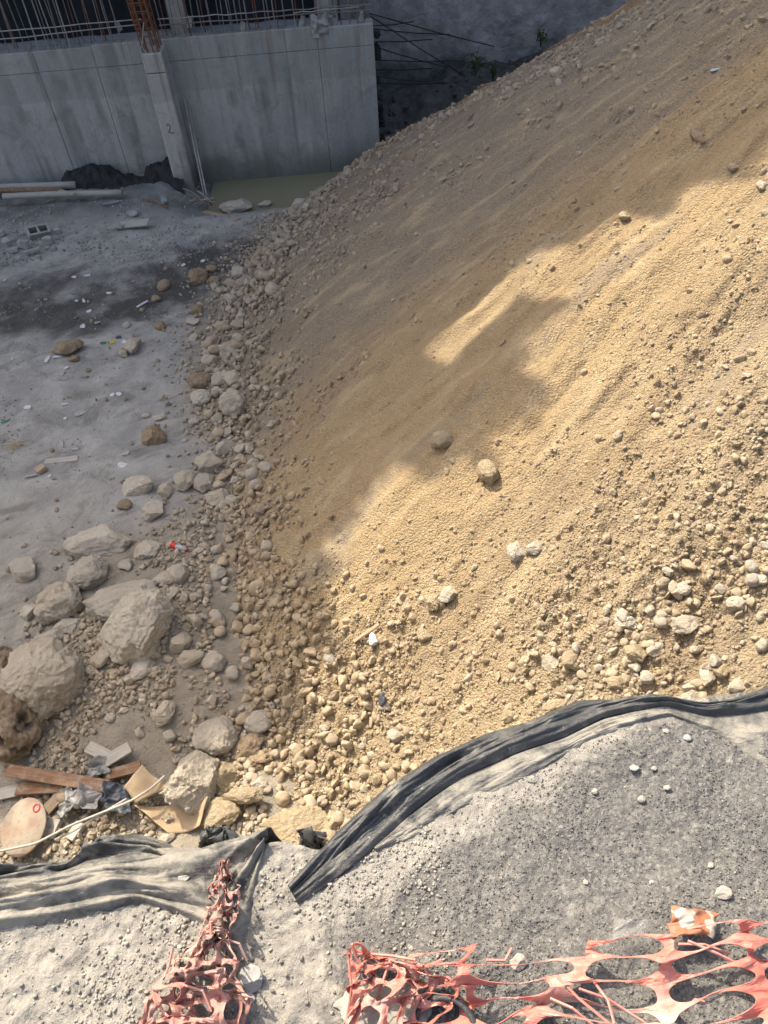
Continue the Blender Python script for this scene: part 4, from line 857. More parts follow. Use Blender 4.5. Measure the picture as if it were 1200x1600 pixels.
def scrap(px, py, w, h, mat, label, name='litter_scrap', cat='litter', group=None, thick=.008, lump=False):
    _rid[0] += 1; q = random.Random(_rid[0]); g = hit(px, py + h * .3); m = depth(g) / FPX; W = w * m; D = h * m * 1.25; n = 5 + q.randrange(3)
    a0 = q.uniform(0, 6.28); an = sorted(a0 + (i + q.uniform(-.3, .3)) * 6.283 / n for i in range(n)); R0 = [q.uniform(.75, 1.15) for _ in an]; t = D * q.uniform(.4, .7) if lump else thick
    V = []
    for zz, sc in ((0, 1.0), (t, q.uniform(.8, 1.0))):
        V += [(W / 2 * r_ * sc * math.cos(a), D / 2 * r_ * sc * math.sin(a), zz + q.uniform(-.1, .25) * (t if lump else W * .12)) for a, r_ in zip(an, R0)]
    Fc = [tuple(range(n))[::-1], tuple(range(n, 2 * n))] + [(i, (i + 1) % n, n + (i + 1) % n, n + i) for i in range(n)]
    o = link(name, pymesh(name, V, Fc), mat); o.location = (g[0], g[1], g[2] + .012); o.rotation_euler = (q.uniform(-.2, .25), q.uniform(-.2, .2), q.uniform(-.4, .4)); tag(o, label, cat, group); return o
for i, (a, b, w, h) in enumerate([(40, 384, 22, 14), (22, 392, 18, 9), (48, 396, 20, 7), (12, 380, 16, 12), (75, 378, 16, 10), (28, 404, 16, 6), (84, 390, 12, 6), (8, 412, 14, 7), (92, 362, 12, 9), (4, 366, 14, 10), (60, 402, 12, 5), (36, 366, 10, 5)]):
    scrap(a, b, w, h, M_CHIPG, 'grey concrete fragment heaped beside the hollow block', 'fragment', 'fragment', 'fragments beside the hollow block', lump=True)
board(38, 395, 62, 388, 6, .05, M_CHIPG, 'short grey post lying on the concrete fragments', 'post', 'post', .1, .1)
chip(208, 335, 18, 12, M_CHIPG, 'grey lump of rubble above the plywood sheet', flat=.7)
chip(258, 316, 12, 14, M_CHIPG, 'grey lump of rubble left of the twigs', flat=.9)
# litter on the dust
LG = 'scraps of litter on the pit floor'
for (a, b, w, h, mat, lab) in [
    (75, 555, 9, 22, M_WHITE, 'bent white plastic scrap beside the oblong brown rock'), (91, 556, 20, 7, M_WHITE, 'white strip tucked against the oblong brown rock'), (104, 574, 10, 6, M_WHITE, 'white crumb just below the oblong brown rock'),
    (96, 583, 16, 8, M_CHIPG, 'grey flake below the white crumb'), (99, 591, 20, 6, M_CHIPG, 'longer grey flake under the other grey flake'), (44, 635, 14, 9, M_CHIP, 'square white tile piece on the left of the dust'),
    (103, 631, 14, 5, M_CHIP, 'thin pale sliver right of the square tile piece'), (127, 644, 22, 9, M_CHIPG, 'grey flat piece below the thin pale sliver'), (176, 616, 12, 6, M_WHITE, 'white folded paper like a bird, left half'), (186, 615, 12, 6, M_WHITE, 'white folded paper like a bird, right half'),
    (98, 690, 6, 17, M_CHIPG, 'narrow upright grey shard in the lower dust'), (117, 698, 16, 10, M_CHIPG, 'grey chunk right of the narrow shard'), (192, 725, 18, 9, M_CHIP, 'pale broken flakes left of the middle toe cluster'),
    (197, 707, 20, 8, M_CHIPG, 'grey flakes above the pale broken flakes'), (317, 407, 9, 6, M_WHITE, 'white scrap on the dark wet ground by the far toe'), (287, 413, 9, 6, M_CHIP, 'pale scrap left of the white scrap by the far toe'),
    (140, 485, 9, 7, M_WHITE, 'bright white scrap on the dark wet ground'), (20, 561, 6, 4, M_WHITE, 'tiny white scrap at the left margin'), (131, 468, 5, 11, M_CHIP, 'pale stub above the bright white scrap'), (103, 653, 7, 5, M_WHITE, 'white crumb left of the grey flat piece'),
    (78, 743, 7, 5, M_WHITE, 'white crumb next to the short wood block'), (195, 533, 10, 8, M_WHITE, 'white lump on the rock among litter'), (116, 432, 9, 6, M_CHIP, 'pale chip high on the dark wet ground'), (137, 430, 12, 5, M_CHIP, 'pale flat chip right of the other high chip'), (170, 457, 12, 6, M_CHIP, 'pale chip in the middle of the dark wet ground'),
    (130, 508, 10, 8, M_CHIP, 'pale chip between the wet ground and the oblong rock'), (152, 503, 11, 7, M_CHIPG, 'grey chip beside the pale chip'), (8, 437, 6, 5, M_WHITE, 'white speck at the left end of the dark wet ground'), (271, 533, 11, 6, M_CHIPG, 'dark grey flake on the open dust'), (120, 470, 7, 4, M_CHIP, 'pale speck near the stub')]:
    scrap(a, b, w, h, mat, lab, 'litter_scrap', 'litter', LG)
M_YEL = simple('yellow_wrap', (.45, .36, .04), (.5, .42, .08), 9, .5, 0); M_GRN = simple('green_wrap', (.03, .15, .07), (.05, .2, .1), 9, .5, 0); M_PINK = simple('pink_wrap', (.6, .2, .28), (.65, .25, .3), 9, .5, 0); M_DKBL = simple('dark_blue_wrap', (.04, .05, .07), (.09, .10, .12), 9, .4, 0)
scrap(175, 533, 11, 8, M_YEL, 'yellow wrapper left of the rock among litter', 'wrapper', 'wrapper'); scrap(163, 535, 13, 6, M_GRN, 'dull green wrapper left of the yellow wrapper', 'wrapper', 'wrapper'); scrap(186, 526, 12, 8, M_DKBL, 'dark crumpled wrapper above the yellow wrapper', 'wrapper', 'wrapper')
scrap(8, 658, 16, 5, M_GRN, 'green scrap at the left edge of the dust', 'wrapper', 'wrapper'); scrap(391, 851, 9, 9, M_PINK, 'small pink wrapper on the shaded slope foot', 'wrapper', 'wrapper'); scrap(1118, 107, 24, 10, simple('pale_blue', (.36, .42, .46), (.45, .5, .53), 9, .6, 0), 'pale blue plastic scrap high on the slope', 'plastic_scrap', 'scrap')
board(214, 480, 231, 470, 3, .02, M_WHITE, 'white stick on the dark wet ground', 'stick', 'stick')
board(70, 722, 122, 716, 10, .03, M_WOODG, 'half-buried pale plank in the lower dust', 'plank', 'plank', .0, .0); board(58, 738, 70, 728, 11, .06, M_WOODT, 'short block of wood at the end of the half-buried plank', 'wood_block', 'block', .04, .05); board(40, 745, 58, 741, 4, .02, M_CHIPG, 'dark stick beside the short block of wood', 'stick', 'stick')
# straw tuft
g = hit(26, 697); st = empty('straw_tuft', tuple(g)); tag(st, 'pale tuft of straw on the left of the dust', 'straw')
M_STRAW = simple('straw', (.42, .35, .22), (.52, .45, .31), 6, .8, 0)
for i in range(36):
    a = rr_.uniform(0, 6.28); l = rr_.uniform(.06, .2); tube('stalk', [(0, 0, .01), (math.cos(a) * l * .5, math.sin(a) * l * .5, .05), (math.cos(a) * l, math.sin(a) * l, rr_.uniform(.0, .05))], .004, M_STRAW, st, 4)
# sticks on the slope
board(553, 1003, 592, 975, 5, .02, M_WOODT, 'weathered stick lying across stones at the shadow edge', 'stick', 'stick', .06, .05)
board(414, 1022, 428, 1017, 3, .015, M_WOODT, 'little stick in the shaded fine rubble', 'stick', 'stick', .04, .04)
chip(584, 999, 16, 22, M_CHIP, 'grey-white broken block beside the weathered stick', style='angular', flat=.8); chip(598, 1092, 12, 26, M_DKBL, 'dark shard standing in the sunlit rubble', style='angular', flat=.9)
# drinks bottle
g = hit(279, 858); bt = empty('plastic_bottle', (g[0], g[1], g[2] + .045)); bt.rotation_euler = (0, math.radians(90), math.radians(-25)); tag(bt, 'clear plastic drinks bottle with a red label lying in the rubble', 'bottle')
def lathe(name, prof, mat, parent, seg=16):
    V = []; Fc = []
    for r_, z_ in prof: V += [(r_ * math.cos(2 * math.pi * i / seg), r_ * math.sin(2 * math.pi * i / seg), z_) for i in range(seg)]
    for k in range(len(prof) - 1):
        for i in range(seg): Fc.append((k * seg + i, k * seg + (i + 1) % seg, (k + 1) * seg + (i + 1) % seg, (k + 1) * seg + i))
    return link(name, pymesh(name, V, Fc), mat, parent, smooth=True)
k = NT('bottle_plastic'); k.b.inputs['Alpha'].default_value = .55; k.b.inputs['Specular IOR Level'].default_value = .6; M_BOT = k.fin((.55, .60, .62), .15)
M_RED = simple('red_label', (.5, .02, .025), (.58, .04, .04), 8, .4, 0)
lathe('body', [(0, -.11), (.034, -.105), (.036, -.03), (.033, -.0), (.036, .04), (.03, .08), (.013, .115), (.013, .13), (0, .13)], M_BOT, bt); lathe('label', [(.0375, -.085), (.038, -.08), (.038, -.02), (.0372, -.015)], M_RED, bt); lathe('cap', [(0, .122), (.016, .122), (.016, .142), (0, .143)], M_RED, bt)

# ---- heap of boards, cardboard and bags below the ledge
board(10, 1203, 168, 1229, 18, .022, M_WOODB, 'long reddish-brown board with an orange end', l1=.14, l2=.14)
board(26, 1232, 98, 1228, 20, .022, M_WOODB, 'short brown board under the long reddish board', l1=.06, l2=.07)
board(-20, 1246, 30, 1234, 18, .02, M_WOODG, 'grey board end at the left edge under the brown boards', l1=.03, l2=.04)
board(137, 1166, 180, 1187, 17, .015, M_WOODG, 'thin grey board on top of the debris, pointing away', l1=.05, l2=.09)
board(165, 1190, 203, 1167, 18, .03, M_WOODG, 'grey-brown plank crossing the thin grey board', l1=.12, l2=.10)
board(172, 1210, 220, 1197, 17, .025, M_WOODB, 'brown plank below the crossing planks', l1=.09, l2=.07)
board(72, 1266, 102, 1234, 18, .018, M_WOODT, 'tan board standing out from under the bag', l1=.05, l2=.08)
board(72, 1292, 90, 1296, 26, .05, M_WOODG, 'stub of pale wood beside the round board', l1=.03, l2=.05); board(112, 1296, 124, 1302, 26, .05, M_WOODG, 'second stub of pale wood, right of the other stub', l1=.03, l2=.05)
# round board with a red ring
g = at(37, 1292, .16); rb = empty('round_board', tuple(g)); rb.rotation_euler = (math.radians(8), math.radians(-4), 0); tag(rb, 'round dusty pinkish board with a small red ring mark', 'round board')
k = NT('dusty_board'); c = k.mix(k.step(k.noise(k.pos(), 5, 5, .6), .35, .65), (.27, .185, .14), (.33, .285, .225)); c = k.mix(k.step(k.noise(k.pos(), 26, 5, .7), .5, .7), c, (.22, .19, .155)); M_DISC = k.fin(c, .85)
r_ = 36 * depth(g) / FPX
lathe('disc', [(0, -.012), (r_ - .006, -.012), (r_, -.006), (r_, .006), (r_ - .006, .012), (0, .012)], M_DISC, rb, 48).scale = (1, 1.22, 1)
q = []; 
ring = tube('red_ring', [(.10 + .030 * math.cos(a), .15 + .034 * math.sin(a), .013) for a in np.linspace(0, 6.283, 25)], .0075, M_RED, rb, 6)
# cardboard
o = patch('cardboard_sheet', [(193, 1230), (222, 1196), (264, 1232), (212, 1256)], [.18, .22, .16, .12], M_CARD, 14, 12, .012, 1.5, .02, .006); tag(o, 'flat tan cardboard panel standing among the bags', 'cardboard')
o = patch('cardboard_sheet', [(208, 1258), (325, 1246), (312, 1292), (262, 1302)], [.10, .16, .10, .06], M_CARD, 24, 14, .02, 1.6, -.07, .006); tag(o, 'curled cardboard sheet below the big upright boulder', 'cardboard')
# bags
for (qd, h, m, cr, lab, sd) in [([(128, 1196), (160, 1182), (176, 1204), (140, 1218)], [.08, .12, .10, .08], M_BAG, .06, 'whitish plastic bag crumpled on the boards', 2), ([(100, 1236), (158, 1228), (152, 1262), (84, 1276)], [.12, .14, .10, .10], M_BAG, .075, 'pale crumpled cloth sack below the long reddish board', 3), ([(160, 1228), (196, 1222), (208, 1272), (156, 1270)], [.14, .14, .10, .10], M_DKBL, .05, 'dark blue plastic bag between sack and cardboard', 4)]:
    o = patch('plastic_bag', qd, h, m, 30, 30, cr, 2.6, .05, .004, seed=sd, ragged=.06); tag(o, lab, 'bag')
def cable(pxs, r, label):
    P = np.array([at(a, b, .0 + h) for a, b, h in pxs]); Q = interp_poly(P, 40); o = tube('cable', [Vector(v) - Vector(Q[0]) for v in Q], r, M_CABLE, None, 8); o.location = Q[0]; tag(o, label, 'cable')
cable([(-20, 1330, .15), (0, 1330, .18), (56, 1318, .25), (112, 1289, .30), (206, 1251, .32), (236, 1232, .30), (258, 1212, .28)], .012, 'long pale cable arching over the debris to the big upright boulder')
cable([(86, 1312, .2), (112, 1300, .26), (154, 1274, .3), (198, 1248, .3)], .010, 'shorter cable running beside the long pale cable')

# =================================================================== THINGS ON THE LEDGE
def ph(pxs, z=LZ): return np.array([at(a, b, z) for a, b in pxs])
def loft(name, outer, inner, nu, prof, mat, label, cat, hang=0.25, crease=0.006, seed=1, thick=0.002, z=LZ, folds=0.0, fold_f=3.0, rag=0.0):
    """sheet lying along the edge: outer and inner rims in photo points, prof = (v, height) across it; the outer rim hangs over the edge"""
    A = interp_poly(ph(outer, z), nu); B = interp_poly(ph(inner, z), nu); V = []
    s = np.linspace(0, 1, nu); L_ = np.linalg.norm(np.diff(A, axis=0), axis=1).sum(); u = s * L_
    vs = np.linspace(0, 1, 44); rows = []
    pv = [p[0] for p in prof]; pz = [p[1] for p in prof]
    for h in (1.0, .75, .5, .3, .15, .06):
        if hang > 0:
            R = A.copy(); out = A - B; out /= np.linalg.norm(out, axis=1)[:, None]
            R[:, :2] += out[:, :2] * (0.012 * math.sqrt(h)) + 0.02 * h * np.stack([vn2(u * 7, np.full(nu, h * 3), seed), vn2(u * 7, np.full(nu, h * 3), seed + 1)], -1)
            R[:, 2] += pz[0] - hang * h * (0.8 + .4 * vn2(u * 5, np.zeros(nu), seed + 2)); rows.append(R)
    for v in vs:
        R = A * (1 - v) + B * v; w = v + 0.10 * vn2(u * 5, np.full(nu, v * 1.5), seed + 3) * math.sin(math.pi * v); w = np.clip(w, 0, 1)
        hz = np.interp(w, pv, pz) * (0.85 + .55 * vn2(u * 4, np.full(nu, v * 1.7), seed + 4))
        hz = hz + crease * ridged(u * 6, np.full(nu, v * 3.2) + u * 2, seed + 5, 3) * math.sin(math.pi * min(v * 1.1, 1)) + folds * np.sin(v * fold_f * 6.28 + 2 * vn2(u * 3, np.zeros(nu), seed + 6)) * (v * (1 - v) * 4)
        if rag: hz = hz - rag * v * sst(-.35, .35, fbm(u * 11, np.full(nu, v * 2.5), seed + 8, 4))
        g = ledge_z(R[:, 0], R[:, 1], False); R = R.copy(); inside = R[:, 1] < edge_y(R[:, 0]) 
        R[:, 2] = np.where(inside, np.maximum(g, LZ - .01), LZ) + hz; rows.append(R)
    rows = np.array(rows); o = link(name, gridmesh(name, rows[..., 0], rows[..., 1], rows[..., 2]), mat, smooth=True); solid(o, thick); tag(o, label, cat); return o

loft('plastic_sheet', [(452, 1388), (486, 1350), (530, 1302), (600, 1238), (680, 1186), (760, 1151), (830, 1130), (905, 1097), (1008, 1094), (1080, 1106), (1140, 1100), (1230, 1062), (1300, 1035)],
     [(466, 1414), (512, 1384), (580, 1330), (652, 1262), (722, 1216), (800, 1186), (880, 1160), (940, 1130), (1030, 1113), (1090, 1126), (1150, 1126), (1230, 1110), (1300, 1090)], 420,
     [(0, .008), (.15, .018), (.32, .021), (.5, .013), (.68, .019), (.85, .017), (.95, .010), (1, .006)], M_SHEETF, 'folded black plastic sheet sweeping along the rim of the gravel ledge', 'plastic sheet', crease=.016, seed=11)
loft('plastic_sheet', [(585, 1326), (640, 1275), (720, 1218), (800, 1188), (880, 1162), (945, 1131), (1030, 1114), (1090, 1124), (1150, 1124), (1260, 1105)],
     [(588, 1332), (690, 1300), (780, 1245), (850, 1210), (920, 1165), (980, 1150), (1050, 1135), (1130, 1172), (1200, 1216), (1300, 1260)], 300,
     [(0, .006), (.5, .0055), (.8, .001), (1, -.014)], M_SHEETD, 'dusty blue-grey sheet showing from under the gravel along the fold', 'plastic sheet', hang=0, crease=.004, seed=23, rag=.016)
loft('plastic_sheet', [(-420, 1470), (-200, 1424), (-60, 1392), (0, 1380), (80, 1371), (160, 1354), (225, 1349), (262, 1337), (300, 1333), (345, 1318), (385, 1309), (424, 1296)],
     [(-420, 1540), (-200, 1492), (-60, 1462), (0, 1456), (80, 1446), (160, 1428), (230, 1412), (285, 1432), (325, 1452), (360, 1475), (384, 1490), (412, 1340)], 560,
     [(0, .010), (.15, .022), (.35, .010), (.5, .020), (.7, .008), (.85, .014), (1, -.006)], M_SHEETD, 'dusty grey plastic sheet spread over the left rim of the ledge', 'plastic sheet', crease=.020, seed=31, folds=.004, fold_f=2.3)
loft('plastic_sheet', [(-40, 1352), (20, 1330), (60, 1322), (112, 1322), (140, 1276), (180, 1273), (212, 1278), (240, 1290), (262, 1338)],
     [(-40, 1388), (20, 1382), (70, 1374), (120, 1366), (160, 1360), (190, 1357), (220, 1352), (245, 1346), (266, 1342)], 220,
     [(0, -.10), (.2, -.05), (.35, -.075), (.55, -.01), (.7, -.03), (.9, .006), (1, .004)], M_SHEETM, 'crumpled black plastic hanging over the left rim above the debris', 'plastic sheet', hang=.3, crease=.035, seed=43)
for (qd, h, lab, sd) in [([(318, 1302), (345, 1290), (352, 1312), (322, 1322)], [.02, .04, .02, .0], 'small black scrap of sheet left of the sunlit boulder', 61), ([(345, 1292), (372, 1300), (358, 1326), (346, 1316)], [.03, .02, .0, .02], 'second black scrap of sheet, nearer the sunlit boulder', 62), ([(470, 1300), (503, 1308), (498, 1322), (472, 1322)], [.03, .03, .0, .0], 'torn black rag between the sunlit boulder and the fold', 63)]:
    o = patch('sheet_scrap', qd, h, M_SHEET, 18, 14, .03, 2.2, .01, .002, z0=5.55, seed=sd, ragged=.1); tag(o, lab, 'scrap')

# ---- orange safety netting
def net(name, ctrl, hts, mat, label, seed, noise_h=.02, noise_xy=0.0, ru=.062, rv=.024, skip=()):
    C = np.array(ctrl, float); H = np.array(hts, float); nr, nc = C.shape[:2]
    def S(u, v):
        i = np.clip(np.floor(u).astype(int), 0, nc - 2); j = np.clip(np.floor(v).astype(int), 0, nr - 2); a = (u - i)[:, None]; b = (v - j)[:, None]
        p = C[j, i] * (1 - a) * (1 - b) + C[j, i + 1] * a * (1 - b) + C[j + 1, i + 1] * a * b + C[j + 1, i] * (1 - a) * b
        h = H[j, i] * (1 - a[:, 0]) * (1 - b[:, 0]) + H[j, i + 1] * a[:, 0] * (1 - b[:, 0]) + H[j + 1, i + 1] * a[:, 0] * b[:, 0] + H[j + 1, i] * (1 - a[:, 0]) * b[:, 0]
        h = h + noise_h * fbm(u * 1.5, v * 0.9, seed, 3); p = p + noise_xy * np.stack([fbm(u * 1.3, v * 1.3, seed + 3, 2), fbm(u * 1.3 + 9, v * 1.3, seed + 4, 2)], -1)
        out = np.array([at(q[0], q[1], LZ) for q in p]); g = ledge_z(out[:, 0], out[:, 1], False); g = np.where(out[:, 1] > edge_y(out[:, 0]), LZ, g)
        return np.array([at(q[0], q[1], z_) for q, z_ in zip(p, np.maximum(g + h, g + .004))])
    # one cell: square rim and rounded hole, joined by two rings of faces
    n = 48; t = np.linspace(0, 2 * np.pi, n, endpoint=False); cs, sn = np.cos(t), np.sin(t); m = np.maximum(abs(cs), abs(sn)); sqx, sqy = .5 * cs / m, .5 * sn / m
    V = []; Fc = []
    rr = random.Random(seed)
    for j in range(nr - 1):
        for i in range(nc - 1):
            if (i, j) in skip: continue
            au = .5 - ru * rr.uniform(.85, 1.15); av = .5 - rv * rr.uniform(.8, 1.5); e = 2 / 2.25
            hx = au * np.sign(cs) * abs(cs) ** e; hy = av * np.sign(sn) * abs(sn) ** e
            b = len(V)
            for f in (0, .5, 1): V.extend(zip(i + .5 + sqx * (1 - f) + hx * f, j + .5 + sqy * (1 - f) + hy * f))
            for r_ in (0, 1):
                for s in range(n): Fc.append((b + r_ * n + s, b + r_ * n + (s + 1) % n, b + (r_ + 1) * n + (s + 1) % n, b + (r_ + 1) * n + s))
    V = np.array(V); P = S(V[:, 0], V[:, 1]); c0 = P.mean(0)
    bm = bmesh.new(); vs = [bm.verts.new(p - c0) for p in P]
    for f in Fc: bm.faces.new([vs[q] for q in f])
    bmesh.ops.remove_doubles(bm, verts=bm.verts, dist=.0004)
    me = bpy.data.meshes.new(name); bm.to_mesh(me); bm.free(); root = empty(name, tuple(c0)); tag(root, label, 'safety net'); o = link('netting', me, mat, root, smooth=False); solid(o, .0011); return root, S
bands = [[(548, 1478), (540, 1515), (548, 1550), (540, 1585), (530, 1615), (520, 1650)], [(640, 1488), (622, 1515), (640, 1538), (655, 1562), (625, 1592), (600, 1630)], [(745, 1474), (728, 1505), (722, 1535), (735, 1565), (722, 1600), (712, 1635)],
         [(921, 1462), (919, 1500), (893, 1535), (850, 1556), (832, 1585), (812, 1620)], [(1047, 1462), (1045, 1500), (1041, 1538), (1041, 1578), (1042, 1618), (1040, 1660)], [(1160, 1436), (1169, 1472), (1177, 1507), (1187, 1541), (1195, 1576), (1200, 1615)], [(1275, 1430), (1285, 1466), (1295, 1500), (1305, 1535), (1315, 1570), (1320, 1610)]]
ctrl = [[bands[i][j] for i in range(7)] for j in range(6)]
hts = [[.05, .05, .06, .035, .03, .035, .03], [.03, .05, .05, .03, .035, .03, .03], [.05, .02, .045, .04, .04, .035, .03], [.02, .06, .04, .03, .045, .04, .04], [.05, .03, .04, .03, .05, .04, .04], [.03, .03, .03, .03, .05, .05, .05]]
root, S = net('safety_net', ctrl, hts, M_MESH, 'orange plastic safety net torn and lying along the near edge of the gravel', 5, 0.040, 13.0, skip=((0, 0), (1, 2), (0, 3), (2, 0)))
rr = random.Random(3)
def strand(root, p1, p2, h1, h2, w, mat):
    a = at(*p1, LZ + h1); b = at(*p2, LZ + h2); m = (a + b) / 2 + np.array([rr.uniform(-.01, .01), rr.uniform(-.01, .01), rr.uniform(-.01, .012)]); c = np.array(root.location)
    tube('strand', [a - c, m - c, b - c], w, mat, root, 5)
for p1, p2, h1, h2 in [((550, 1475), (575, 1520), .06, .03), ((575, 1490), (650, 1500), .03, .06), ((870, 1525), (965, 1610), .03, .03), ((905, 1545), (1010, 1600), .04, .02), ((925, 1530), (960, 1600), .03, .05), ((1075, 1470), (1180, 1520), .05, .03), ((1060, 1475), (1140, 1490), .05, .03), ((690, 1500), (640, 1545), .05, .03), ((610, 1500), (590, 1560), .05, .01), ((860, 1560), (930, 1605), .03, .03), ((1070, 1580), (1100, 1565), .04, .03), ((545, 1500), (543, 1590), .07, .02), ((760, 1500), (800, 1480), .05, .05)]:
    strand(root, p1, p2, h1, h2, .0022, M_MESH)
def crumple_net(seed, cl, nc, nr, label, mat, hb, nz, nxy):
    cl = np.array(cl, float); tt = np.linspace(0, len(cl) - 1, nr); cx = np.interp(tt, range(len(cl)), cl[:, 0]); cy = np.interp(tt, range(len(cl)), cl[:, 1]); hw = np.interp(tt, range(len(cl)), cl[:, 2])
    r = np.random.default_rng(seed); ctrl = [[(cx[j] + hw[j] * (2 * i / (nc - 1) - 1) + r.normal() * hw[j] * .11, cy[j] + r.normal() * 7 + 10 * abs(2 * i / (nc - 1) - 1)) for i in range(nc)] for j in range(nr)]
    hts = [[hb + r.uniform(0, nz) for i in range(nc)] for j in range(nr)]
    return net('safety_net', ctrl, hts, mat, label, seed, nz, nxy, ru=.12, rv=.085)
r1, _ = crumple_net(17, [(348, 1350, 8), (352, 1392, 28), (345, 1440, 22), (322, 1490, 40), (300, 1545, 72), (290, 1625, 95)], 5, 12, 'faded pinkish net bunched up and trailing to the rim of the ledge', M_MESHP, .010, .045, 8)
r2, _ = crumple_net(29, [(340, 1450, 16), (318, 1500, 45), (312, 1545, 62), (300, 1625, 85)], 4, 8, 'second fold of faded net heaped on the bunched net', M_MESHP, .03, .06, 9)
crumple_net(41, [(552, 1478, 20), (585, 1500, 48), (640, 1510, 75), (640, 1545, 85), (600, 1600, 75), (580, 1640, 70)], 6, 7, 'tangled fold of orange net heaped at the left end of the torn net', M_MESH, .015, .05, 12)
for p1, p2, h1, h2 in [((350, 1345), (348, 1380), .05, .02), ((270, 1480), (255, 1530), .05, .03), ((330, 1440), (336, 1480), .05, .02), ((360, 1470), (385, 1500), .04, .02), ((290, 1540), (330, 1580), .06, .06), ((240, 1560), (280, 1600), .05, .05), ((385, 1560), (375, 1600), .06, .02)]:
    strand(r1, p1, p2, h1, h2, .0022, M_MESHP)

# ---- crumpled orange wrapper, clear film, rubber ring
k = NT('wrapper_print'); O = k.pos(); f = k.step(k.voro(O, 38, out='Color').node.outputs['Distance'], .30, .34); w = k.step(k.noise(O, 26, 2, .5, .3), .49, .53); M_WRAP = k.fin(k.mix(w, (.30, .125, .075), (.36, .33, .285)), .5)
o = patch('crumpled_wrapper', [(1044, 1420), (1120, 1428), (1108, 1462), (1048, 1466)], [.035, .02, .03, .035], M_WRAP, 26, 20, .011, 1.5, .008, .002, z0=LZ, seed=71, ragged=.05, smooth=False); tag(o, 'crumpled orange and clear wrapper lying on the net', 'wrapper')
k = NT('clear_film'); k.b.inputs['Alpha'].default_value = .16; k.b.inputs['Specular IOR Level'].default_value = .6; M_FILM = k.fin((.35, .35, .34), .3)
o = patch('clear_film', [(965, 1438), (1010, 1430), (1020, 1452), (940, 1486)], [.03, .035, .03, .03], M_FILM, 14, 12, .012, 1.6, .01, .001, z0=LZ, seed=75); tag(o, 'scrap of clear plastic film left of the orange wrapper', 'film')
g = at(694, 1618, LZ + .012); rg = empty('rubber_ring', tuple(g)); rg.rotation_euler = (.15, -.1, .2); tag(rg, 'black rubber ring half under the torn net at the bottom of the photo', 'rubber ring')
lathe('ring', [(.042, -.03), (.048, -.032), (.051, -.02), (.052, .006), (.049, .012), (.045, .013), (.042, .006), (.041, -.03)], M_SHEET, rg, 36)
lathe('hole_shade', [(0, -.022), (.0385, -.02)], M_BLACKMUD, rg, 24)  # black disc painting in the dark inside of the ring

# ---- stones on the ledge
M_CHIPP = simple('dusty_pale_chip', (0.24, 0.23, 0.205), (0.36, 0.345, 0.305), 60, 0.9, 0.001, 300)
def lrock(px, py, w, h, mat, label, style='angular', flat=.6, sub=4, name='stone', cat='stone', group=None):
    if w < 24: w *= .8; h *= .8
    g = at(px, py + h * .2, LZ); z = float(ledge_z(g[0], g[1], False)); return rock(px, py, w, h, mat, label, style, name, cat, group, sub=sub, flat=flat, sink=.2, z=z)
lrock(1130, 1393, 28, 19, M_CHIPP, 'largest pale chip on the dark gravel, near the right edge', 'slab', .5)
lrock(1110, 1351, 14, 10, M_CHIPP, 'pale chip above the largest pale chip', 'slab')
lrock(1002, 1248, 16, 14, M_CHIPP, 'white round pebble in the upper gravel', 'round', .8); lrock(929, 1236, 14, 12, M_CHIPP, 'white pebble left of the white round pebble', 'round', .8)
lrock(991, 1199, 20, 12, M_CHIPG, 'grey flake on the gravel crown', 'slab'); lrock(1022, 1200, 13, 9, M_CHIPP, 'pale stone right of the grey flake', 'angular'); lrock(1041, 1142, 15, 9, M_CHIPP, 'pale stone at the top of the gravel crown', 'angular')
lrock(1074, 1152, 18, 14, M_CHIPG, 'grey round stone at the top of the gravel crown', 'round', .7); lrock(1014, 1140, 10, 8, M_CHIPP, 'small pale stone left on the gravel crown', 'angular'); lrock(1042, 1230, 15, 10, M_CHIPP, 'dusty pale stone below the grey flake', 'angular')
lrock(915, 1377, 11, 10, M_CHIPP, 'white chip alone in the middle gravel', 'slab'); lrock(1018, 1378, 10, 8, M_CHIPG, 'grey chip between the white chip and the largest chip', 'angular')
lrock(289, 1369, 24, 14, M_CHIPG, 'grey stone lying on the dusty left sheet', 'slab'); lrock(392, 1524, 44, 40, M_CHIPG, 'grey clod to the right of the bunched net', 'angular', .7, 5); lrock(388, 1556, 26, 20, M_CHIPG, 'smaller grey clod below the other clod by the net', 'angular', .7)
lrock(600, 1566, 150, 90, M_CHIPP, 'flat pale stone beneath the torn orange net', 'slab', .18, 5); lrock(810, 1500, 30, 24, M_CHIPP, 'white crumbly lump under the orange net', 'angular', .6)
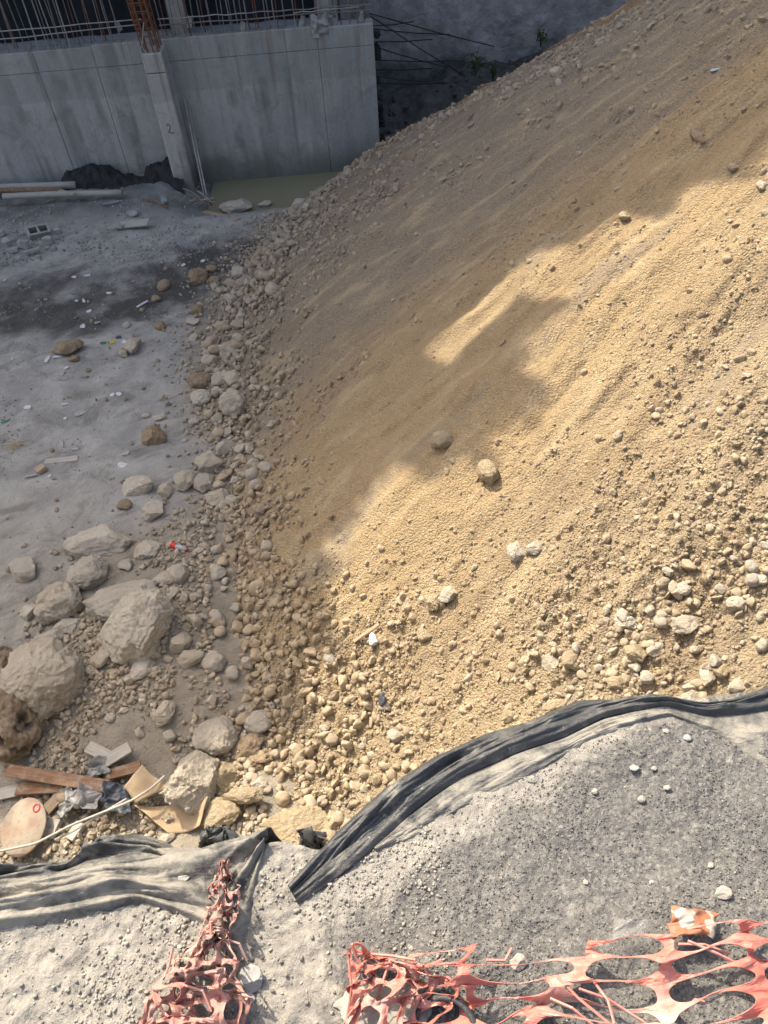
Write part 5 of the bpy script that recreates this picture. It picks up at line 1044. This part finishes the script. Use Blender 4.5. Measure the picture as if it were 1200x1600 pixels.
lrock(1095, 1098, 30, 12, M_TAN, 'crumb of earth lying on the fold of black sheet', 'angular')
# grains
M_GRAIN = NT('gravel_grain'); kk = M_GRAIN; rn = kk.new('ShaderNodeObjectInfo').outputs['Random']; M_GRAIN = kk.fin(kk.ramp(rn, [(0, (.085, .085, .084)), (.4, (.112, .112, .11)), (.8, (.148, .145, .138)), (.96, (.20, .196, .183)), (1, (.34, .325, .30))]), .9)
C_GRAIN = protos('grain_shapes', M_GRAIN, 5, 780, 'angular', 2)
kk = NT('dust_grain'); rn = kk.new('ShaderNodeObjectInfo').outputs['Random']; M_DGR = kk.fin(kk.ramp(rn, [(0, (.17, .163, .145)), (.5, (.25, .24, .212)), (1, (.35, .335, .295))]), .95); C_DGR = protos('dusty_grain_shapes', M_DGR, 5, 790, 'angular', 2)
r = np.random.default_rng(31); N = 70000; x = r.uniform(-.12, 1.2, N); y = r.uniform(-.15, .76, N); k = (y < edge_y(x) - .035 - .03 * vn2(x * 9, y * 9, 3)) & (r.uniform(0, 1, N) < np.clip(.25 + .9 * sst(-.3, .3, fbm(x * 7, y * 7, 5, 3)) * sst(-.12, .12, x + .3 * fbm(x * 5, y * 5, 2, 2)) * (1 - .85 * sst(-.05, .05, y - (.385 + .48 * x) + .10 * fbm(x * 9, y * 9, 8, 3))), 0, 1)); x = x[k]; y = y[k]; S_ = .0013 + .0034 * r.uniform(0, 1, len(x)) ** 2.6
scatter('gravel', np.stack([x, y, ledge_z(x, y) + S_ * .15], -1), S_, C_GRAIN, 5, 'fine dark grey gravel covering the ledge', 'gravel', 32)
N = 50000; x = r.uniform(-1.5, .05, N); y = r.uniform(-.15, .46, N); k = (y < edge_y(x) - .02) & (r.uniform(0, 1, N) < .15 + .85 * sst(-.1, .35, fbm(x * 8, y * 8, 6, 3))); x = x[k]; y = y[k]; S_ = .0014 + .0075 * r.uniform(0, 1, len(x)) ** 4.5
scatter('dusty_gravel', np.stack([x, y, ledge_z(x, y) + S_ * .1], -1), S_, C_DGR, 5, 'pale dusty crumbs over the left part of the ledge', 'gravel', 33)
